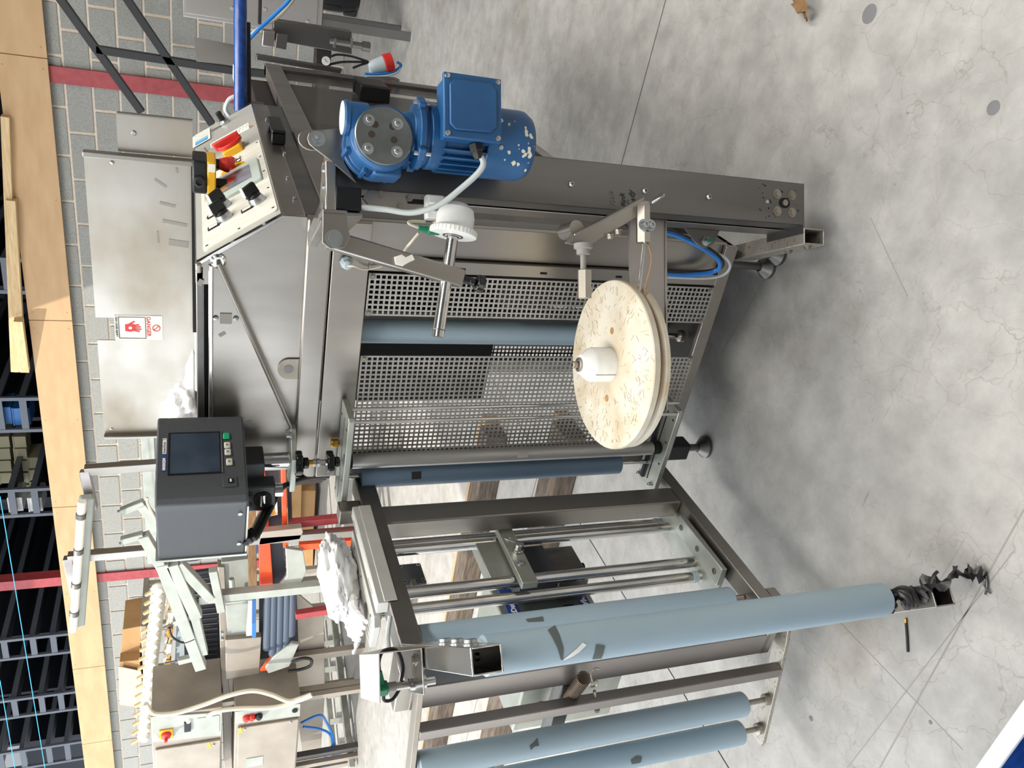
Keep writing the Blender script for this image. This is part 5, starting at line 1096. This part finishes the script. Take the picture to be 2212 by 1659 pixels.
rl = thing('roller_bed', at(610, 1360, Y=D-.1).xy.to_3d(), 'bed of dark blue-grey rollers under the orange chute', 'rollers')
for i, (x, e) in enumerate(((580, 1400), (592, 1412), (606, 1412), (620, 1402), (632, 1370))): MB().cyl(at(x, 1270, Y=D-.08), at(x-3, e, Y=D-.08), .03, n=14).build('roller', 'far_roller', rl)
pg([(560, 1255), (640, 1255), (645, 1410), (560, 1425)], D+.05, .03).build('backing', 'far_dark', rl)
pg([(573, 1443), (590, 1420), (630, 1390), (646, 1392), (625, 1440), (580, 1455)], D-.12, .03).build('end_cheek', 'far_grey', rl, .004)
pg([(562, 1450), (585, 1420), (588, 1432), (580, 1448)], D-.1, .02).build('red_tip', 'orange_paint', rl)
a = at(600, 1430, Y=D); MB().box((a.x-.03, D, 0), (a.x+.03, D+.05, a.z)).build('leg', 'far_steel', rl)
cabl('black_lead', 'black lead looping below the dark rollers', [(630, 1430), (655, 1422), (672, 1425), (670, 1438), (650, 1446), (622, 1450)], D-.15, .012, 'cable_black')
# cardboard boxes
def carton(pts, Y, th, label, m='cardboard', flap=None):
    o = thing('cardboard_box', at(pts[0][0], pts[0][1], Y=Y), label, 'box', 'cardboard boxes'); pg(pts, Y, th).build('body', m, o, .004)
    if flap: pg(flap[0], Y-.03, .008).build('flap', flap[1], o)
carton([(258, 1430), (302, 1425), (310, 1530), (262, 1525)], 5.4, .4, 'open cardboard box with a pale flap behind the white fingers', 'cardboard', ([(256, 1440), (305, 1450), (310, 1530), (258, 1522)], 'cardboard_pale'))
carton([(265, 1360), (306, 1352), (303, 1420), (258, 1435)], 5.5, .35, 'brown cardboard box with raised lid behind the white fingers')
carton([(614, 1040), (652, 1040), (650, 1140), (616, 1150)], 6.7, .4, 'cardboard box with grey label under the orange chute', 'cardboard', ([(616, 1098), (627, 1096), (628, 1106), (617, 1108)], 'pvc_end'))
carton([(650, 1060), (682, 1060), (676, 1180), (648, 1180)], 6.75, .4, 'plain lower cardboard box on the floor under the orange chute')
carton([(655, 1150), (678, 1150), (676, 1240), (655, 1240)], 6.8, .3, 'small cardboard box nearest the white end plate')
carton([(656, 1048), (678, 1045), (680, 1066), (660, 1068)], 7.0, .15, 'little chipboard block beside the stacked cardboard', 'timber')
bz_ = at(310, 1480, Y=5.4); xb0, xb1 = at(310, 1545, Y=5.4).x, at(310, 1345, Y=5.4).x
pb_ = thing('packing_bench', ((xb0+xb1)/2, 5.6, 0), 'pale steel bench carrying the cardboard boxes behind the white fingers', 'bench')
MB().box((xb0, 5.36, bz_.z-.05), (xb1, 5.95, bz_.z-.005)).build('top', 'far_steel', pb_, .004)
for x in (xb0+.04, xb1-.04):
    for y in (5.4, 5.9): MB().box((x-.025, y-.025, 0), (x+.025, y+.025, bz_.z-.05)).build('leg', 'far_steel', pb_)
# fluorescent batten on steel hangers
lf = thing('batten_light', at(180, 1210, Y=3.9), 'long white strip light batten tilted above the packing line', 'lamp')
a, b = at(188, 1072, Y=3.9), at(168, 1350, Y=3.9)
MB().bar(a, b, .07, .05, (0, 1, .3)).build('housing', 'far_grey', lf, .01); MB().tube([a+V((0, -.04, .02)), b+V((0, -.04, .02))], .022, 12).build('tube', 'lamp_white', lf)
for f in (.1, .36, .62, .85):
    c = a.lerp(b, f)+V((0, -.045, .02)); MB().lathe(c, b-a, [(.026, -.015), (.026, .015)], 12).build('clip', 'steel_dark', lf)
def hanger(p0, p1, p2, lab):
    t = thing('light_hanger', (at(*p0, Y=4.0).x, 4.0, 0), lab, 'bracket', 'light hangers')
    MB().bar(at(*p0, Y=4.0), at(*p1, Y=4.0), .05, .05, (0, 1, 0)).build('upright', 'steel', t, .003); MB().bar(at(*p1, Y=4.0), at(*p2, Y=3.95), .05, .05, (0, 1, 0)).build('arm', 'steel_side', t, .003)
    b_ = at(*p0, Y=4.0); MB().box((b_.x-.025, 4.0, 0), (b_.x+.025, 4.05, b_.z)).build('post', 'steel', t)
hanger((350, 1003), (183, 1016), (200, 1098), 'steel hanger of the strip light behind the coder touch screen')
hanger((362, 1185), (147, 1204), (172, 1322), 'taller steel hanger of the strip light, left of the coder box')
# pale tubular arms with feelers
ar = thing('pick_arms', (at(420, 1300, Y=4.0).x, 4.0, 0), 'pale grey tubular pick arms with pointed feelers above the conveyor', 'machine arm')
for a, b, wd in (((262, 1105), (312, 1085), .04), ((306, 1090), (345, 1140), .05), ((262, 1168), (310, 1155), .04), ((310, 1155), (360, 1240), .06), ((350, 1215), (434, 1440), .07), ((372, 1215), (425, 1330), .07), ((420, 1322), (440, 1410), .055), ((440, 1415), (385, 1428), .04), ((425, 1325), (375, 1345), .04), ((385, 1215), (455, 1290), .06), ((460, 1230), (478, 1318), .05)):
    MB().bar(at(*a, Y=4.0), at(*b, Y=4.0), wd, wd, (0, 1, 0)).build('arm_tube', 'far_grey', ar, .004)
for a, b in (((254, 1105), (266, 1102)), ((258, 1174), (272, 1168)), ((352, 1357), (376, 1347)), ((356, 1433), (388, 1427))): rod([a, b], 4.0, .007).build('feeler', 'steel_dark', ar)
rod([(366, 1355), (372, 1375), (395, 1388), (420, 1380)], 3.97, .007).build('lead', 'black_rubber', ar); rod([(318, 1075), (320, 1090), (350, 1150), (372, 1190)], 3.97, .008).build('lead', 'cable_cream', ar)
MB().box((at(420, 1300, Y=4.0).x-.03, 4.0, 0), (at(420, 1300, Y=4.0).x+.03, 4.06, at(430, 1300, Y=4.0).z)).build('stand', 'far_grey', ar)
# roller shutter strip on the wall behind the display
single(MB(WM).box((-5.6, -.06, 1.05), (-2.6, -.02, 1.62)), 'roller_shutter', 'bezel_green', 'pale green louvred shutter on the block wall behind the coder box', 'shutter')
sh_ = bpy.data.objects['roller_shutter']
for i in range(9): MB(WM).box((-5.6, -.07, 1.08+i*.055), (-2.6, -.058, 1.10+i*.055)).build('slat', 'bezel_green', sh_, .003)
MB(WM).box((-6.0, -.10, 1.60), (-2.5, -.0, 1.72)).build('head_box', 'far_grey', sh_, .004)
# timber skids and pallet rails on the floor
single(MB().bar((-1.75, 2.60, .045), (-6.2, 2.50, .045), .11, .09), 'timber_skid', 'old_timber', 'long dark weathered timber skid on the sunlit floor, farther one', 'timber', None, .006)
single(MB().bar((-1.35, 2.01, .04), (-5.0, 1.93, .04), .12, .08), 'timber_skid', 'old_timber', 'dark weathered timber skid on the sunlit floor, nearer the rollers', 'timber', None, .006)
single(MB().bar((-1.75, 2.70, .03), (-6.2, 2.60, .03), .09, .06), 'timber_skid', 'timber_pale', 'pale timber strip lying along the farther dark skid', 'timber', None, .004)
single(MB().bar((-1.35, 2.10, .025), (-5.0, 2.02, .025), .05, .05), 'timber_skid', 'timber_pale', 'pale timber strip lying along the nearer dark skid', 'timber', None, .004)
fr2 = thing('floor_ladder', (-6.4, 5.6, 0), 'pale aluminium ladder section lying on the floor below the line', 'ladder')
for a, b in (((690, 1310), (724, 1659)), ((718, 1310), (760, 1659))): MB().bar(at(*a, Z=.05), at(*b, Z=.05), .06, .05).build('rail', 'aluminium', fr2, .004)
for i in range(6):
    y = 1335+i*56; x = 691+(y-1310)*.1; MB().bar(at(x, y, Z=.05), at(x+30, y-4, Z=.05), .05, .03).build('rung', 'aluminium', fr2, .003)
for x, y in ((745, 1490), (772, 1612)):
    p = at(x, y, Z=0); 
    single(MB().bar(p, V((p.x, p.y, .5)), .05, .05, (0, 1, 0)), 'machine_leg', 'timber_pale' if y < 1500 else 'steel_dark', 'pale wooden leg standing below the switch cabinets' if y < 1500 else 'short dark leg below the lower switch cabinet', 'leg')
for i, pts in enumerate((((650, 1562), (690, 1545), (705, 1560), (720, 1600), (700, 1640)), ((655, 1570), (690, 1575), (715, 1590), (730, 1640)))):
    t = thing('floor_hose', at(pts[2][0], pts[2][1], Z=.1), ('upper', 'lower')[i]+' thin blue air line hanging beneath the lower switch cabinet', 'hose'); MB().tube(spline([at(x, y, Y=D-.1) for x, y in pts]), .01, 8).build('tube', 'cable_blue', t)
# ================================================================== small loose things
def crumple(name, label, cat, c, rx, ry, rz, m, seed, n=34, sharp=.35):
    import mathutils
    t = thing(name, (c[0], c[1], c[2]-rz), label, cat); vs = []; fs = []; N1_, N2_ = n, n//2
    nz = mathutils.noise
    for i in range(N2_+1):
        th = pi*i/N2_
        for j in range(N1_):
            ph_ = 2*pi*j/N1_; d = V((sin(th)*cos(ph_), sin(th)*sin(ph_), cos(th)))
            f = 1+sharp*(nz.noise(d*2.2+V((seed, 0, 0)))+.6*abs(nz.noise(d*5+V((0, seed, 0))))+.35*nz.noise(d*11))
            vs.append(V((c[0]+d.x*rx*f, c[1]+d.y*ry*f, max(c[2]+d.z*rz*f, c[2]-rz*.98))))
    for i in range(N2_):
        for j in range(N1_): fs.append((i*N1_+j, (i+1)*N1_+j, (i+1)*N1_+(j+1) % N1_, i*N1_+(j+1) % N1_))
    MB().add(vs, fs).build('film', m, t, sharp=80)
    return t
b1_ = crumple('plastic_bag', 'crumpled white plastic bag lying on the top tray of the portal frame', 'bag', (-1.115, 1.165, .945), .046, .105, .034, 'bag', 3.1, 72, .30)
for k in range(6):
    a0 = V((-1.138+.009*k, 1.085, .935)); pts = spline([a0, a0+V((-.010+.003*k, -.03, .002)), a0+V((-.014+.004*k, -.052, -.006)), a0+V((-.02+.006*k, -.075, -.004*k+.004))], 6)
    MB().tube(pts, [.010*(1-.8*i/len(pts))+.0015*sin(i*2) for i in range(len(pts))], 6).build('torn_end', 'bag', b1_)
c2 = at(395, 880, Y=1.62)
b2_ = crumple('plastic_bag', 'white plastic bag heaped on the machine top beside the coder box', 'bag', (c2.x, 1.62, 1.228), .055, .05, .032, 'bag', 8.4, 44, .4)
MB().prism([at(417, 760, Y=1.6), at(400, 800, Y=1.6), at(404, 868, Y=1.6), at(421, 868, Y=1.6), at(421, 770, Y=1.6)], (0, .02, 0)).build('trailing_film', 'bag', b2_, .004)
# black stretch film knotted round the lower roller shaft, tail hanging onto the floor
bf = thing('stretch_film', (rb.x, rb.y, .10), 'knotted black stretch film wound on the shaft under the nearest roller', 'film')
k0 = V((rb.x+.006, rb.y-.010, .118))
for i in range(7):
    t = i*.9; d = V((cos(t), sin(t), 0)); pts = [k0+V((cos(t+q*.8)*(.010+.004*(i % 3)), sin(t+q*.8)*(.010+.004*(i % 2)), -.018+.006*q+.003*i)) for q in range(8)]
    MB().tube(spline(pts, 4), .0055, 7).build('wrap', 'black_film', bf)
tp = [k0+V((.006, -.008, -.012)), at(2000, 1262, Z=.108), at(2035, 1258, Z=.09), at(2062, 1236, Z=.05), at(2085, 1240, Z=.02), at(2105, 1238, Z=.012), at(2130, 1244, Z=.008)]
s_ = spline(tp, 8); rr_ = [.011+.004*sin(i*.9)+.002*sin(i*2.3) for i in range(len(s_))]
vs = []; fs = []
for i, p in enumerate(s_):
    d = (s_[min(i+1, len(s_)-1)]-s_[max(i-1, 0)]).normalized(); side = d.cross(V((0, 0, 1))).normalized(); w_ = rr_[i]
    vs += [p-side*w_+V((0, 0, .003*sin(i))), p+V((0, 0, .005+.002*cos(i*1.7))), p+side*w_+V((0, 0, .003*cos(i))), p-V((0, 0, .002))]
for i in range(len(s_)-1):
    for k in range(4): a = i*4+k; b = i*4+(k+1) % 4; fs.append((a, b, b+4, a+4))
MB().add(vs, fs).build('tail', 'black_film', bf)
for pts in ([(2130, 1244), (2126, 1262), (2134, 1275), (2140, 1281)], [(2130, 1244), (2132, 1264), (2128, 1284)]): MB().tube(spline([at(x, y, Z=.006) for x, y in pts]), .002, 5).build('shred', 'black_film', bf)
MB().tube(spline([at(2012, 1258, Z=.112), at(2018, 1242, Z=.12), at(2026, 1234, Z=.118)]), .0028, 6).build('shred', 'black_film', bf)
# litter on the floor
a, b = at(1957, 1345, Z=.003), at(1961, 1408, Z=.003)
stk_ = thing('wire_offcut', b, 'short dark wire offcut with a coppery tip on the concrete floor', 'wire'); MB().tube([a, a.lerp(b, .5)+V((.001, 0, 0)), b], .0024, 8).build('sheath', 'black_rubber', stk_); MB().tube([a, a+(a-b)*.14], .0028, 8).build('tip', 'brass', stk_)
lf_ = thing('dry_leaf', at(1738, 30, Z=0), 'curled brown dry leaf lying on the concrete at the top edge', 'leaf')
pts = spline([at(1716, 6, Z=.010), at(1730, 8, Z=.022), at(1740, 24, Z=.026), at(1745, 45, Z=.006)], 5); vs = []; fs = []
for i, p in enumerate(pts):
    d = (pts[min(i+1, len(pts)-1)]-pts[max(i-1, 0)]).normalized(); side = d.cross(V((0, 0, 1))).normalized(); w_ = .004+.010*sin(pi*i/(len(pts)-1))
    vs += [p-side*w_+V((0, 0, .006)), p, p+side*w_+V((0, 0, .008)), p+V((0, 0, .0015))]
for i in range(len(pts)-1):
    for k in range(4): a = i*4+k; b = i*4+(k+1) % 4; fs.append((a, b, b+4, a+4))
MB().add(vs, fs).build('blade', 'leaf_brown', lf_)
MB().tube([pts[0], pts[0]+V((.012, .01, .006))], .0014, 6).build('stalk', 'leaf_brown', lf_)
# blue crate with white rim by the photographer's side
bx_ = thing('blue_container', (-1.0, .1, 0), 'blue container with white rim cut by the lower right picture corner', 'container')
c = MB(); x0, x1, y0, y1, zt2 = -1.25, -.62, -.25, .362, .30
for q0, q1 in (((x0, y1-.012, .0), (x1, y1, zt2)), ((x0, y0, .0), (x1, y0+.012, zt2)), ((x0, y0, .0), (x0+.012, y1, zt2)), ((x1-.012, y0, .0), (x1, y1, zt2)), ((x0, y0, .0), (x1, y1, .012))): c.box(q0, q1)
c.build('shell', 'bluesack', bx_, .003)
rim = MB(); 
for q0, q1 in (((x0-.01, y1-.014, zt2), (x1+.01, y1+.006, zt2+.012)), ((x0-.01, y0-.006, zt2), (x1+.01, y0+.014, zt2+.012)), ((x0-.01, y0, zt2), (x0+.012, y1, zt2+.012)), ((x1-.012, y0, zt2), (x1+.01, y1, zt2+.012))): rim.box(q0, q1)
rim.build('rim', 'white_plastic', bx_, .004)
crumple('blue_sheet', 'crumpled blue plastic sheet inside the white-rimmed container', 'sheet', (-.93, .06, .15), .26, .24, .10, 'bluesack', 5.5, 40, .3)
# floor stains with a shape of their own
for i, (x, y, rx, ry) in enumerate(((1878, 30, .018, .034), (2146, 233, .012, .012), (1752, 1552, .006, .009), (2010, 1560, .004, .004))):
    p = at(x, y, Z=0); tag(MB().lathe((p.x, p.y, .0002), (0, 0, 1), [(rx, 0), (rx*.9, .0003)], 20).build('floor_stain', 'ink_faint'), ('large grey oval stain on the floor by the dry leaf', 'round grey spot on the open floor at the right', 'small grey spot on the floor near the dancer arm', 'tiny dark spot on the floor near the blue container')[i], 'stain')
